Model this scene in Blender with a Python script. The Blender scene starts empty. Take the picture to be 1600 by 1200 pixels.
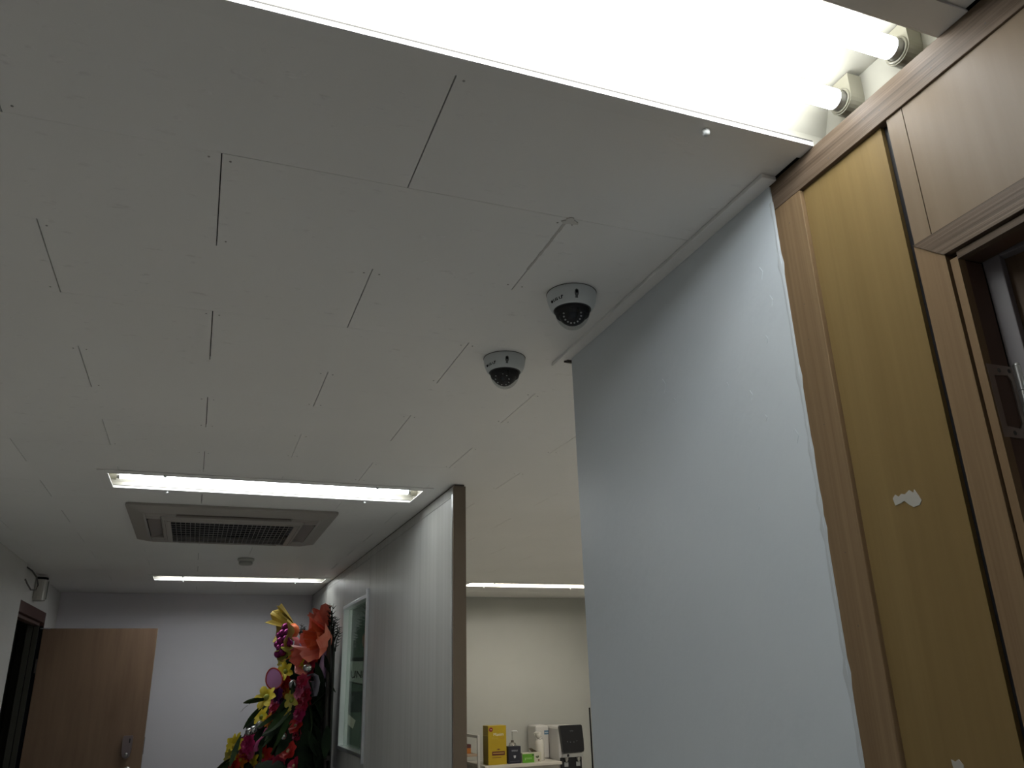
import bpy, bmesh, math, random
from mathutils import Vector, Matrix
rnd = random.Random(7)
C = bpy.context.scene.collection
sc = bpy.context.scene

# ------------------------------------------------------------------ camera
F_PX = 1248.0
cam_d = bpy.data.cameras.new('camera'); cam = bpy.data.objects.new('camera', cam_d); C.objects.link(cam)
cam_d.sensor_width = 36.0; cam_d.lens = F_PX / 1600.0 * 36.0; cam_d.clip_start = 0.02
RX = Vector((0.93582286, 0.10068852, 0.33778307))      # world X seen in image axes
RY = Vector((-0.35156087, 0.3354535, 0.87399994))
RZ = Vector((-0.02530875, -0.93666043, 0.3493232))
right = Vector((RX[0], RY[0], RZ[0])); down = Vector((RX[1], RY[1], RZ[1])); fwd = Vector((RX[2], RY[2], RZ[2]))
m = Matrix.Identity(4)
for i in range(3):
    m[i][0] = right[i]; m[i][1] = -down[i]; m[i][2] = -fwd[i]
m[0][3], m[1][3], m[2][3] = 0, 0, 1.6
cam.matrix_world = m
sc.camera = cam

# ------------------------------------------------------------------ world, exposure
w = bpy.data.worlds.new('world'); sc.world = w; w.use_nodes = True
w.node_tree.nodes['Background'].inputs[0].default_value = (0.03, 0.03, 0.032, 1)
w.node_tree.nodes['Background'].inputs[1].default_value = 0.3
sc.view_settings.view_transform = 'Standard'
sc.view_settings.look = 'None'
sc.view_settings.gamma = 1.0
sc.view_settings.use_curve_mapping = False
sc.view_settings.exposure = 0.0
TUBE = 17.0          # radiance of the fluorescent tubes

# ------------------------------------------------------------------ materials
MATS = {}
def mat(name, col, rough=0.6, metal=0.0, spec=0.5, emit=None, estr=0.0, trans=0.0, ior=1.45, alpha=1.0):
    if name in MATS: return MATS[name]
    M = bpy.data.materials.new(name); M.use_nodes = True
    b = M.node_tree.nodes['Principled BSDF']
    b.inputs['Base Color'].default_value = (*col, 1); b.inputs['Roughness'].default_value = rough
    b.inputs['Metallic'].default_value = metal; b.inputs['Specular IOR Level'].default_value = spec
    b.inputs['Transmission Weight'].default_value = trans; b.inputs['IOR'].default_value = ior
    b.inputs['Alpha'].default_value = alpha
    if emit:
        b.inputs['Emission Color'].default_value = (*emit, 1); b.inputs['Emission Strength'].default_value = estr
    MATS[name] = M
    return M
def nodes(M): return M.node_tree.nodes, M.node_tree.links
def varied(name, c1, c2, scale=(1, 1, 1), nscale=6.0, rough=0.6, bump=0.0, bscale=(1, 1, 1), bn=60.0, detail=4, metal=0.0, spec=0.5, lo=0.35, hi=0.65):
    """noise-mixed colour plus an optional fine bump, in object coordinates"""
    if name in MATS: return MATS[name]
    M = mat(name, c1, rough, metal, spec); n, l = nodes(M); b = n['Principled BSDF']
    tc = n.new('ShaderNodeTexCoord'); mp = n.new('ShaderNodeMapping'); mp.inputs['Scale'].default_value = scale
    l.new(tc.outputs['Object'], mp.inputs['Vector'])
    nz = n.new('ShaderNodeTexNoise'); nz.inputs['Scale'].default_value = nscale; nz.inputs['Detail'].default_value = detail
    l.new(mp.outputs['Vector'], nz.inputs['Vector'])
    cr = n.new('ShaderNodeValToRGB')
    cr.color_ramp.elements[0].position = lo; cr.color_ramp.elements[0].color = (*c1, 1)
    cr.color_ramp.elements[1].position = hi; cr.color_ramp.elements[1].color = (*c2, 1)
    l.new(nz.outputs['Fac'], cr.inputs['Fac']); l.new(cr.outputs['Color'], b.inputs['Base Color'])
    if bump:
        mp2 = n.new('ShaderNodeMapping'); mp2.inputs['Scale'].default_value = bscale
        l.new(tc.outputs['Object'], mp2.inputs['Vector'])
        n2 = n.new('ShaderNodeTexNoise'); n2.inputs['Scale'].default_value = bn; n2.inputs['Detail'].default_value = 3
        l.new(mp2.outputs['Vector'], n2.inputs['Vector'])
        bp = n.new('ShaderNodeBump'); bp.inputs['Strength'].default_value = bump; bp.inputs['Distance'].default_value = 0.002
        l.new(n2.outputs['Fac'], bp.inputs['Height']); l.new(bp.outputs['Normal'], b.inputs['Normal'])
    return M

M_TUBE = mat('tube_glow', (1, 1, 1), 0.4, emit=(0.95, 1.0, 1.03), estr=TUBE)
M_TUBEW = mat('tube_glow_warm', (1, 1, 1), 0.4, emit=(1.0, 0.94, 0.85), estr=TUBE * 1.95)
M_ENAMEL = mat('enamel_cream', (0.33, 0.315, 0.265), 0.35)
M_FLANGE = mat('flange_enamel', (0.78, 0.77, 0.745), 0.55)
M_SOCKET = mat('lampholder_plastic', (0.22, 0.205, 0.155), 0.4)
M_METAL = mat('dull_metal', (0.45, 0.44, 0.42), 0.35, 0.9)
M_ALU = mat('aluminium_trim', (0.72, 0.74, 0.76), 0.28, 0.9)
M_BLACK = mat('black_plastic', (0.012, 0.012, 0.014), 0.3)
M_BLACKM = mat('black_matt', (0.008, 0.008, 0.010), 0.85, spec=0.15)
M_SCREW = mat('screw_dark', (0.06, 0.055, 0.05), 0.6)
M_WALLR = varied('wall_paint_bluish', (0.57, 0.615, 0.65), (0.60, 0.64, 0.67), (1, 1, 1), 3.0, 0.42, 0.35, (1, 1, .6), 55.0)
M_WALLB = varied('wall_paper_grey', (0.70, 0.68, 0.72), (0.72, 0.70, 0.735), (1, 1, 1), 2.0, 0.65, 0.1, (1, 1, 1), 120.0)
M_WALLP = varied('wall_paper_cream', (0.41, 0.415, 0.38), (0.43, 0.435, 0.40), (1, 1, 1), 2.0, 0.65, 0.1, (1, 1, 1), 120.0)
M_WALLL = varied('wall_paint_left', (0.60, 0.59, 0.57), (0.63, 0.62, 0.60), (1, 1, 1), 2.0, 0.6, 0.1, (1, 1, 1), 100.0)
M_FLOOR = varied('floor_vinyl', (0.68, 0.67, 0.65), (0.73, 0.72, 0.70), (1, 1, 1), 5.0, 0.4)
M_VOID = mat('ceiling_void', (0.03, 0.028, 0.025), 0.9)

def ceiling_mat():
    M = mat('ceiling_tile_paint', (0.70, 0.69, 0.66), 0.55); n, l = nodes(M); b = n['Principled BSDF']
    tc = n.new('ShaderNodeTexCoord')
    nz = n.new('ShaderNodeTexNoise'); nz.inputs['Scale'].default_value = 1.3; nz.inputs['Detail'].default_value = 3
    l.new(tc.outputs['Object'], nz.inputs['Vector'])
    cr = n.new('ShaderNodeValToRGB'); cr.color_ramp.elements[0].position = .35; cr.color_ramp.elements[1].position = .68
    cr.color_ramp.elements[0].color = (0.77, 0.76, 0.735, 1); cr.color_ramp.elements[1].color = (0.81, 0.80, 0.775, 1)
    l.new(nz.outputs['Fac'], cr.inputs['Fac'])
    # sparse raised flecks, stretched along X, under the paint
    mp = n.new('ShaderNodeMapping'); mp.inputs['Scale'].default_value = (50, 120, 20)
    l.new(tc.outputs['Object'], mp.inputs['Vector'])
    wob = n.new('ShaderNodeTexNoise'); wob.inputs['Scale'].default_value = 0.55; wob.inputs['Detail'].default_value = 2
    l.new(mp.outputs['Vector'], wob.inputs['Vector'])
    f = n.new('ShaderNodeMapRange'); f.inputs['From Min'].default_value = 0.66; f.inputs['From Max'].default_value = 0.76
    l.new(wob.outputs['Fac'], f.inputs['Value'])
    dm = n.new('ShaderNodeMix'); dm.data_type = 'RGBA'; dm.inputs[7].default_value = (0.52, 0.50, 0.47, 1)  # darkens the flecks: their grazing-light shading put into the tile colour
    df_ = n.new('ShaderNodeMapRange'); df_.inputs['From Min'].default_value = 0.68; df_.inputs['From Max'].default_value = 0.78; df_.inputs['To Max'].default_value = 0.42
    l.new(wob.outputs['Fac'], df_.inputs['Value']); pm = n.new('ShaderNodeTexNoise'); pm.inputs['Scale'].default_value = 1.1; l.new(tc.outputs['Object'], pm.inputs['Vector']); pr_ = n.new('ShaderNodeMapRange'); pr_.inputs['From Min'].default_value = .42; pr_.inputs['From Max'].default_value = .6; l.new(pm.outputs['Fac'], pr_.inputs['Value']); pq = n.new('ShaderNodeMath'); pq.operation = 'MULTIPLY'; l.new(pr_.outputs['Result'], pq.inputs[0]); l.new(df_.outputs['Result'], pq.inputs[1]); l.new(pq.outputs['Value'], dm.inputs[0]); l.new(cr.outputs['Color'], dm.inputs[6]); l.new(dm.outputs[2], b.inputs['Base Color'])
    fine = n.new('ShaderNodeTexNoise'); fine.inputs['Scale'].default_value = 45
    l.new(tc.outputs['Object'], fine.inputs['Vector'])
    ad = n.new('ShaderNodeMath'); ad.operation = 'MULTIPLY_ADD'; ad.inputs[1].default_value = 0.25
    l.new(fine.outputs['Fac'], ad.inputs[0]); l.new(f.outputs['Result'], ad.inputs[2])
    bp = n.new('ShaderNodeBump'); bp.inputs['Strength'].default_value = 0.5; bp.inputs['Distance'].default_value = 0.002
    l.new(ad.outputs['Value'], bp.inputs['Height']); l.new(bp.outputs['Normal'], b.inputs['Normal'])
    return M
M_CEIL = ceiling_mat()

def wood(name, c1, c2, c3, axis, rough=0.45, bump=0.15, dens=1.0, spec=0.22, gw=.2):
    """long-grained wood: noise stretched along `axis` (0,1,2)"""
    M = mat(name, c1, rough, spec=spec); n, l = nodes(M); b = n['Principled BSDF']
    tc = n.new('ShaderNodeTexCoord'); mp = n.new('ShaderNodeMapping')
    s = [55 * dens] * 3; s[axis] = 1.6
    mp.inputs['Scale'].default_value = s
    l.new(tc.outputs['Object'], mp.inputs['Vector'])
    nz = n.new('ShaderNodeTexNoise'); nz.inputs['Scale'].default_value = 1.0; nz.inputs['Detail'].default_value = 6; nz.inputs['Roughness'].default_value = 0.65
    l.new(mp.outputs['Vector'], nz.inputs['Vector'])
    mp2 = n.new('ShaderNodeMapping'); s2 = [7 * dens] * 3; s2[axis] = 0.7; mp2.inputs['Scale'].default_value = s2
    l.new(tc.outputs['Object'], mp2.inputs['Vector'])
    nb = n.new('ShaderNodeTexNoise'); nb.inputs['Scale'].default_value = 1.0; nb.inputs['Detail'].default_value = 2
    l.new(mp2.outputs['Vector'], nb.inputs['Vector'])
    cr = n.new('ShaderNodeValToRGB'); e = cr.color_ramp.elements
    e[0].position = .5 - gw; e[0].color = (*c1, 1); e[1].position = .5 + gw; e[1].color = (*c2, 1)
    l.new(nz.outputs['Fac'], cr.inputs['Fac'])
    cr2 = n.new('ShaderNodeValToRGB'); e2 = cr2.color_ramp.elements
    e2[0].position = .35; e2[0].color = (0, 0, 0, 1); e2[1].position = .7; e2[1].color = (1, 1, 1, 1)
    l.new(nb.outputs['Fac'], cr2.inputs['Fac'])
    mx = n.new('ShaderNodeMix'); mx.data_type = 'RGBA'; mx.inputs[7].default_value = (*c3, 1)
    ml = n.new('ShaderNodeMath'); ml.operation = 'MULTIPLY'; ml.inputs[1].default_value = 0.55
    l.new(cr2.outputs['Color'], ml.inputs[0]); l.new(ml.outputs['Value'], mx.inputs[0])
    l.new(cr.outputs['Color'], mx.inputs[6]); l.new(mx.outputs[2], b.inputs['Base Color'])
    if bump:
        bp = n.new('ShaderNodeBump'); bp.inputs['Strength'].default_value = bump; bp.inputs['Distance'].default_value = 0.001
        l.new(nz.outputs['Fac'], bp.inputs['Height']); l.new(bp.outputs['Normal'], b.inputs['Normal'])
    return M
M_RAIL = wood('oak_rail', (0.062, 0.042, 0.027), (0.155, 0.112, 0.078), (0.107, 0.074, 0.048), 1, 0.5, 0.6, 3.2, gw=.13)
M_STILE = wood('oak_stile', (0.165, 0.106, 0.056), (0.238, 0.161, 0.088), (0.180, 0.113, 0.059), 2, 0.5, 0.45, 2.0, gw=.15)
M_PANEL = wood('oak_panel', (0.190, 0.127, 0.049), (0.228, 0.155, 0.062), (0.168, 0.108, 0.040), 2, 0.5, 0.1, 0.9)
M_PANEL2 = wood('oak_panel_pale', (0.183, 0.133, 0.086), (0.211, 0.156, 0.105), (0.168, 0.121, 0.078), 2, 0.4, 0.05, 0.7)
M_JAMB = mat('jamb_brown', (0.085, 0.045, 0.028), 0.5)
M_INSET = wood('door_inset', (0.09, 0.055, 0.032), (0.13, 0.085, 0.05), (0.08, 0.05, 0.03), 2, 0.5, 0.1, 0.8)
M_LEAFGREY = mat('door_grey', (0.20, 0.18, 0.185), 0.5)
M_DOOR = wood('door_veneer', (0.185, 0.115, 0.075), (0.245, 0.16, 0.105), (0.30, 0.20, 0.13), 2, 0.5, 0.05, 0.35)
M_FRAME = mat('door_frame_maroon', (0.075, 0.028, 0.022), 0.5)
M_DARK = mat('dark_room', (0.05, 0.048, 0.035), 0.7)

def partition_mat():
    M = varied('partition_laminate', (0.36, 0.36, 0.34), (0.44, 0.44, 0.42), (6, 6, .05), 4.0, 0.36, 0, lo=.3, hi=.7)
    return M
M_PART = partition_mat()
M_POST = mat('partition_post_tan', (0.15, 0.115, 0.08), 0.5)
M_TRACK = mat('partition_track', (0.05, 0.04, 0.035), 0.6)
M_WHITEP = mat('white_plastic', (0.62, 0.64, 0.63), 0.4)
M_IVORY = mat('ivory_plastic', (0.32, 0.295, 0.265), 0.45)
M_CAMBODY = mat('camera_body', (0.56, 0.59, 0.59), 0.4)

def glass_mat(name, tint=(1, 1, 1), refl=0.12, rough=0.02):
    """thin clear sheet: transparent with a fresnel gloss"""
    M = bpy.data.materials.new(name); M.use_nodes = True; n, l = nodes(M); n.clear()
    o = n.new('ShaderNodeOutputMaterial'); t = n.new('ShaderNodeBsdfTransparent'); t.inputs[0].default_value = (*tint, 1)
    g = n.new('ShaderNodeBsdfGlossy'); g.inputs['Roughness'].default_value = rough
    lw = n.new('ShaderNodeLayerWeight'); lw.inputs['Blend'].default_value = 0.35
    mr = n.new('ShaderNodeMapRange'); mr.inputs['To Min'].default_value = refl * .5; mr.inputs['To Max'].default_value = min(.8, refl * 5)
    l.new(lw.outputs['Fresnel'], mr.inputs['Value'])
    mx = n.new('ShaderNodeMixShader'); l.new(mr.outputs['Result'], mx.inputs[0]); l.new(t.outputs[0], mx.inputs[1]); l.new(g.outputs[0], mx.inputs[2])
    l.new(mx.outputs[0], o.inputs['Surface']); MATS[name] = M
    return M
M_GLASS = glass_mat('window_glass', (0.84, 0.92, 0.88), 0.06)
M_DOME = glass_mat('dome_clear', (0.9, 0.92, 0.92), 0.05)

# ------------------------------------------------------------------ mesh helpers
class MB:
    def __init__(s): s.v = []; s.f = []; s.sm = []
    def add(s, vs, fs, smooth=False):
        k = len(s.v); s.v += [tuple(p) for p in vs]
        for f in fs: s.f.append(tuple(i + k for i in f)); s.sm.append(smooth)
        return s
    def box(s, x0, x1, y0, y1, z0, z1, bev=0.0):
        if bev > 0:
            bm = bmesh.new(); bmesh.ops.create_cube(bm, size=1)
            for v in bm.verts:
                v.co = ((x0 + x1) / 2 + v.co.x * (x1 - x0), (y0 + y1) / 2 + v.co.y * (y1 - y0), (z0 + z1) / 2 + v.co.z * (z1 - z0))
            bmesh.ops.bevel(bm, geom=bm.edges[:], offset=bev, segments=2, affect='EDGES', profile=.5)
            bm.verts.index_update()
            s.add([v.co[:] for v in bm.verts], [[v.index for v in f.verts] for f in bm.faces]); bm.free(); return s
        vs = [(x, y, z) for z in (z0, z1) for y in (y0, y1) for x in (x0, x1)]
        return s.add(vs, [(0, 2, 3, 1), (4, 5, 7, 6), (0, 1, 5, 4), (2, 6, 7, 3), (0, 4, 6, 2), (1, 3, 7, 5)])
    def lathe(s, prof, n=32, c=(0, 0, 0), axis='z', smooth=True, a0=0, a1=2 * math.pi):
        """prof = [(r, h)...] around an axis through c"""
        full = abs(a1 - a0 - 2 * math.pi) < 1e-6
        m = n if full else n + 1; vs = []
        for r, h in prof:
            for i in range(m):
                a = a0 + (a1 - a0) * i / n; p = (r * math.cos(a), r * math.sin(a), h)
                if axis == 'x': p = (p[2], p[0], p[1])
                elif axis == 'y': p = (p[0], p[2], p[1])
                vs.append((p[0] + c[0], p[1] + c[1], p[2] + c[2]))
        fs = []
        for j in range(len(prof) - 1):
            for i in range(n):
                i2 = (i + 1) % m
                fs.append((j * m + i, j * m + i2, (j + 1) * m + i2, (j + 1) * m + i))
        return s.add(vs, fs, smooth)
    def disc(s, r, h, n=24, c=(0, 0, 0), axis='z'):
        return s.lathe([(0.0001, h), (r, h)], n, c, axis, False)
    def cyl(s, r, h0, h1, n=20, c=(0, 0, 0), axis='z'):
        return s.lathe([(0.0001, h0), (r, h0)], n, c, axis, False).lathe([(r, h0), (r, h1)], n, c, axis, True).lathe([(r, h1), (0.0001, h1)], n, c, axis, False)
    def tube(s, pts, r, n=8):
        pts = [Vector(p) for p in pts]; vs = []; rr = r if isinstance(r, (list, tuple)) else [r] * len(pts)
        up = Vector((0.3, 0.2, 1)).normalized()
        for i, p in enumerate(pts):
            t = (pts[min(i + 1, len(pts) - 1)] - pts[max(i - 1, 0)]).normalized()
            a = t.cross(up); a = a.normalized() if a.length > 1e-4 else t.orthogonal().normalized(); b = t.cross(a)
            for k in range(n):
                th = 2 * math.pi * k / n; vs.append(p + (a * math.cos(th) + b * math.sin(th)) * rr[i])
        fs = [(i * n + k, i * n + (k + 1) % n, (i + 1) * n + (k + 1) % n, (i + 1) * n + k) for i in range(len(pts) - 1) for k in range(n)]
        fs.append(tuple(range(n))[::-1]); fs.append(tuple((len(pts) - 1) * n + k for k in range(n)))
        return s.add(vs, fs, True)
    def prism(s, poly, h0, h1, axis='z'):
        """polygon in the plane across `axis`, extruded"""
        def P(a, b, h): return {'z': (a, b, h), 'x': (h, a, b), 'y': (a, h, b)}[axis]
        n = len(poly); vs = [P(a, b, h0) for a, b in poly] + [P(a, b, h1) for a, b in poly]
        return s.add(vs, [tuple(range(n))[::-1], tuple(range(n, 2 * n))] + [(i, (i + 1) % n, n + (i + 1) % n, n + i) for i in range(n)])
    def mesh(s, name):
        me = bpy.data.meshes.new(name); me.from_pydata(s.v, [], s.f)
        me.polygons.foreach_set('use_smooth', s.sm); me.update()
        bm = bmesh.new(); bm.from_mesh(me); bmesh.ops.recalc_face_normals(bm, faces=bm.faces[:]); bm.to_mesh(me); bm.free()
        return me
    def build(s, name, material, parent=None, loc=None, label=None):
        me = s.mesh(name); me.materials.append(material)
        return link(name, me, parent, loc, label)
def link(name, me, parent=None, loc=None, label=None):
    o = bpy.data.objects.new(name, me); C.objects.link(o)
    if parent is not None: o.parent = parent
    if loc is not None: o.location = loc
    if label: o['label'] = label
    return o
def empty(name, loc, label, cat, group=None, rz=0):
    o = bpy.data.objects.new(name, None); C.objects.link(o); o.location = loc; o.rotation_euler = (0, 0, rz)
    o.empty_display_size = 0.05
    return tag(o, label, cat, group)
def tag(o, label, cat, group=None, kind=None):
    if label: o['label'] = label
    if cat: o['category'] = cat
    if group: o['group'] = group
    if kind: o['kind'] = kind
    return o
def struct(o, label, cat): return tag(o, label, cat, kind='structure')
def copy_tree(o, parent=None):
    c = o.copy(); C.objects.link(c); c.parent = parent
    for ch in list(o.children): copy_tree(ch, c)
    return c
def text_mesh(body, size, extrude=0.0, align='CENTER', bold=0.0):
    """flat lettering: returns (verts, faces) in its own XY plane"""
    cu = bpy.data.curves.new('lettering', 'FONT'); cu.body = body; cu.size = size; cu.extrude = extrude; cu.offset = bold
    cu.align_x = align; cu.align_y = 'CENTER'; cu.resolution_u = 3
    ob = bpy.data.objects.new('lettering', cu); C.objects.link(ob)
    bpy.context.view_layer.update()
    dg = bpy.context.evaluated_depsgraph_get(); me = ob.evaluated_get(dg).to_mesh()
    vs = [v.co.copy() for v in me.vertices]; fs = [tuple(p.vertices) for p in me.polygons]
    ob.evaluated_get(dg).to_mesh_clear(); bpy.data.objects.remove(ob); bpy.data.curves.remove(cu)
    return vs, fs

CZ = 2.40                     # ceiling height
XL, XR = -1.10, 0.85          # corridor walls
YB, YF = 7.78, -2.6           # back wall, wall behind the viewer
PX1 = 4.35                    # far right wall of the pantry

# ------------------------------------------------------------------ rectangles minus holes
FIX = [  # fluorescent fixtures: opening centre y, x0, x1
    dict(y=0.703, x0=-0.385, x1=0.868, right_flange=False),
    dict(y=3.487, x0=-0.385, x1=0.868, right_flange=True),
    dict(y=6.650, x0=-0.345, x1=0.908, right_flange=True),
    dict(y=6.740, x0=2.135, x1=3.388, right_flange=True),
    dict(y=3.487, x0=2.735, x1=3.988, right_flange=True),     # added with the next two to brighten the pantry, hidden by the stub wall
    dict(y=5.10, x0=2.90, x1=4.153, right_flange=True),
    dict(y=2.25, x0=1.90, x1=3.153, right_flange=True),
    dict(y=-1.85, x0=-0.385, x1=0.868, right_flange=True)]    # added unseen in the corridor behind the viewer to lift ceiling brightness
OH = 0.125                    # half width of an opening
HOLES = [(f['x0'] - .016, f['x1'] + .016, f['y'] - OH - .008, f['y'] + OH + .008) for f in FIX]
AC_C = (0.115, 4.385); HOLES.append((AC_C[0] - .40, AC_C[0] + .40, AC_C[1] - .40, AC_C[1] + .40))
def minus(r, holes):
    out = [r]
    for (a0, a1, b0, b1) in holes:
        nxt = []
        for (x0, x1, y0, y1) in out:
            if a1 <= x0 or a0 >= x1 or b1 <= y0 or b0 >= y1: nxt.append((x0, x1, y0, y1)); continue
            if y0 < b0: nxt.append((x0, x1, y0, b0))
            if b1 < y1: nxt.append((x0, x1, b1, y1))
            if x0 < a0: nxt.append((x0, a0, max(y0, b0), min(y1, b1)))
            if a1 < x1: nxt.append((a1, x1, max(y0, b0), min(y1, b1)))
        out = nxt
    return [q for q in out if q[1] - q[0] > .003 and q[3] - q[2] > .003]

# ------------------------------------------------------------------ floor and ceiling
fl = MB().box(-2.6, PX1 + .1, YF - .1, YB + .1, -0.06, 0.0).build('floor', M_FLOOR); struct(fl, 'pale vinyl floor of the office corridor', 'floor')
cb = MB()
for q in minus((-2.6, PX1 + .1, YF - .1, YB + .1), HOLES): cb.box(q[0], q[1], q[2], q[3], CZ + .0095, CZ + .03)
ceil = cb.build('ceiling', M_VOID); struct(ceil, 'painted suspended ceiling of long gypsum tiles', 'ceiling')
TW, TL = 0.3025, 0.606
screws = []
for k in range(-13, 23):
    y0 = 1.150 + TW * k; y1 = y0 + TW
    y0c, y1c = max(y0, YF), min(y1, YB)
    if y1c - y0c < .01: continue
    xr = 0.8495 if y1 < 1.80 else PX1
    off = -0.040 if k % 2 == 0 else -0.344
    j = -4
    while True:
        x0 = off + TL * j; x1 = x0 + TL; j += 1
        if x0 >= xr: break
        a0, a1 = max(x0, XL - .02), min(x1, xr)
        if a1 - a0 < .02: continue
        far = max(0, y0) / 8.0
        gx = 0.0009 + rnd.random() * 0.0004; gy = 0.00012
        dz = rnd.uniform(-.00012, .00012); g0 = .0007 if k == 0 and x0 > -.1 else gy
        tb = MB()
        for q in minus((a0 + gx, a1 - gx, y0c + g0, y1c - gy), HOLES): tb.box(q[0], q[1], q[2], q[3], CZ + dz, CZ + .009)
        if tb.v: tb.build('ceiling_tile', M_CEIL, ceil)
        if -0.6 < x1 < min(xr, 1.4) - .02 and 0.8 < y0 < 3.2:
            for (dx, dy) in ((.016, .02), (-.016, .018), (.017, TW - .018), (-.015, TW - .02)):
                if rnd.random() < .75: screws.append((x1 + dx + rnd.uniform(-.003, .003), y0 + dy + rnd.uniform(-.003, .003)))
sm = MB().lathe([(0.0001, -.0006), (.0016, -.0007), (.0024, .0004)], 8).mesh('screw'); sm.materials.append(mat('screw_filler', (0.30, 0.29, 0.27), .7))
for (x, y) in screws: link('screw', sm, ceil, (x, y, CZ - .0001))
# filler blob where three tiles meet
bb = MB(); pr = []
for i in range(18):
    a = 2 * math.pi * i / 18; r = 0.010 + .003 * math.sin(3 * a + .6) + .0015 * math.sin(7 * a)
    pr.append((0.572 + r * 1.4 * math.cos(a), 1.158 + r * math.sin(a)))
bb.prism(pr, CZ - .0022, CZ + .001); bb.build('filler_blob', mat('filler', (.62, .60, .56), .8), ceil, label='lump of white filler at a tile joint')
cd = MB()                                    # dried bead of filler along the joint beside the blob
for i in range(12):
    y = 1.17 + i * .0155; cd.box(.5635 + rnd.uniform(-.0008, .0008), .5685 + rnd.uniform(-.0006, .0006), y, y + .0155, CZ - .0009, CZ + .001)
cd.build('filler_bead', mat('filler_grey', (.50, .48, .45), .8), ceil)

# ------------------------------------------------------------------ walls
def wallbox(name, dims, M, label, cat='wall'):
    o = MB().box(*dims).build(name, M); return struct(o, label, cat)
wallbox('wall_back', (-2.6, PX1 + .1, YB, YB + .1, 0, CZ), M_WALLB, 'pale grey back wall behind the open wooden door')
# pantry end of the back wall is papered cream: a thin skin of its own
wallbox('wall_pantry', (1.02, PX1, YB - .006, YB, 0, CZ - .002), M_WALLP, 'cream papered wall behind the pantry counter')
wallbox('wall_front', (-2.6, PX1 + .1, YF - .1, YF, 0, CZ), M_WALLB, 'pale wall behind the viewer')
wallbox('wall_pantry_side', (PX1, PX1 + .1, 1.7, YB, 0, CZ), M_WALLP, 'cream side wall of the pantry')
# left wall: proud near section, then the recessed door section
wallbox('wall_left', (-1.2, -1.075, YF, 6.03, 0, CZ), M_WALLL, 'light wall at the left edge beside the maroon door frame')
DY0, DY1, DZ = 6.085, 7.19, 2.185     # door frame outer
wl = MB().box(-1.2, XL, 6.03, DY0, 0, CZ).box(-1.2, XL, DY1, YB, 0, CZ).box(-1.2, XL, DY0, DY1, DZ, CZ)
struct(wl.build('wall_left_recess', M_WALLL), 'recessed wall above and around the maroon door frame', 'wall')
# room behind the left door
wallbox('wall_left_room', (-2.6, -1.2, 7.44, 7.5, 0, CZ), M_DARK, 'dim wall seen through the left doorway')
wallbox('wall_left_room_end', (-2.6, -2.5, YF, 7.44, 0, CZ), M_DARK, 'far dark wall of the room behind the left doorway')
sl = empty('steel_shutter', (-1.5, 7.40, 0), 'dark upright panels seen through the left doorway', 'shutter')
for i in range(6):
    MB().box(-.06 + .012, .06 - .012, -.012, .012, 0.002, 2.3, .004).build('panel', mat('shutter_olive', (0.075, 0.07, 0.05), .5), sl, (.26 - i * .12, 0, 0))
# white stub wall right, slightly short of the ceiling, turning into the pantry
ws = MB().box(0.8485, 0.95, 0.937, 1.757, 0, CZ - .0088).build('wall_right', M_WALLR); struct(ws, 'bluish white painted stub wall beside the oak panelling', 'wall')
wallbox('wall_right_return', (0.95, PX1, 1.64, 1.75, 0, CZ), M_WALLR, 'wall turning away behind the white stub wall')
for (y, z, w_, h_) in ((1.33, 2.163, .010, .016), (1.295, 2.12, .004, .005), (1.06, 2.05, .005, .009), (1.03, 2.0, .004, .006), (0.99, 2.25, .006, .012), (.975, 2.19, .005, .010), (1.00, 2.13, .004, .008), (.965, 1.95, .006, .012), (1.08, 1.86, .004, .004), (1.12, 2.09, .003, .006)):
    MB().add([(0.8477, y - w_, z), (0.8477, y, z - h_), (0.8477, y + w_ * .8, z + h_ * .3), (0.8477, y + w_ * .1, z + h_)], [(0, 1, 2, 3)]).add(
        [(0.8477, y - w_, z), (0.8477, y, z - h_), (0.8477, y + w_ * .8, z + h_ * .3), (0.8477, y + w_ * .1, z + h_), (.8487, y - w_, z), (.8487, y, z - h_), (.8487, y + w_ * .8, z + h_ * .3), (.8487, y + w_ * .1, z + h_)],
        [(0, 4, 5, 1), (1, 5, 6, 2), (2, 6, 7, 3), (3, 7, 4, 0)]).build('paint_flake', M_WALLR, ws)
# caulk bead between white wall and oak
ck = MB(); zz = [1.2 + i * .02 for i in range(59)]
vs = []
for z in zz:
    j = rnd.uniform(-.003, .001) + (.005 if rnd.random() < .15 else 0)
    vs += [(.8484, .9425 + j * .7, z), (.8476, .9388 + j * .4, z), (.8500, .9350 - max(0, j) * .5, z)]
ck.add(vs, [(3 * i + a, 3 * i + a + 1, 3 * i + a + 4, 3 * i + a + 3) for i in range(58) for a in (0, 1)], True)
ck.build('caulk_bead', mat('caulk_white', (.47, .50, .52), .6), ws)
# moulding strip on the ceiling along the white wall
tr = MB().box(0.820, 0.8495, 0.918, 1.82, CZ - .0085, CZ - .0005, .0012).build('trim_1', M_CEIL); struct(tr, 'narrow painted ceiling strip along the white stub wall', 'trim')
br = MB().box(.840, .885, 1.765, 1.772, CZ - .016, CZ - .009).box(.836, .885, 1.7725, 1.778, CZ - .013, CZ - .009).build('trim_2', M_TRACK); struct(br, 'dark bracket in the gap at the corner of the stub wall', 'trim')

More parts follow.
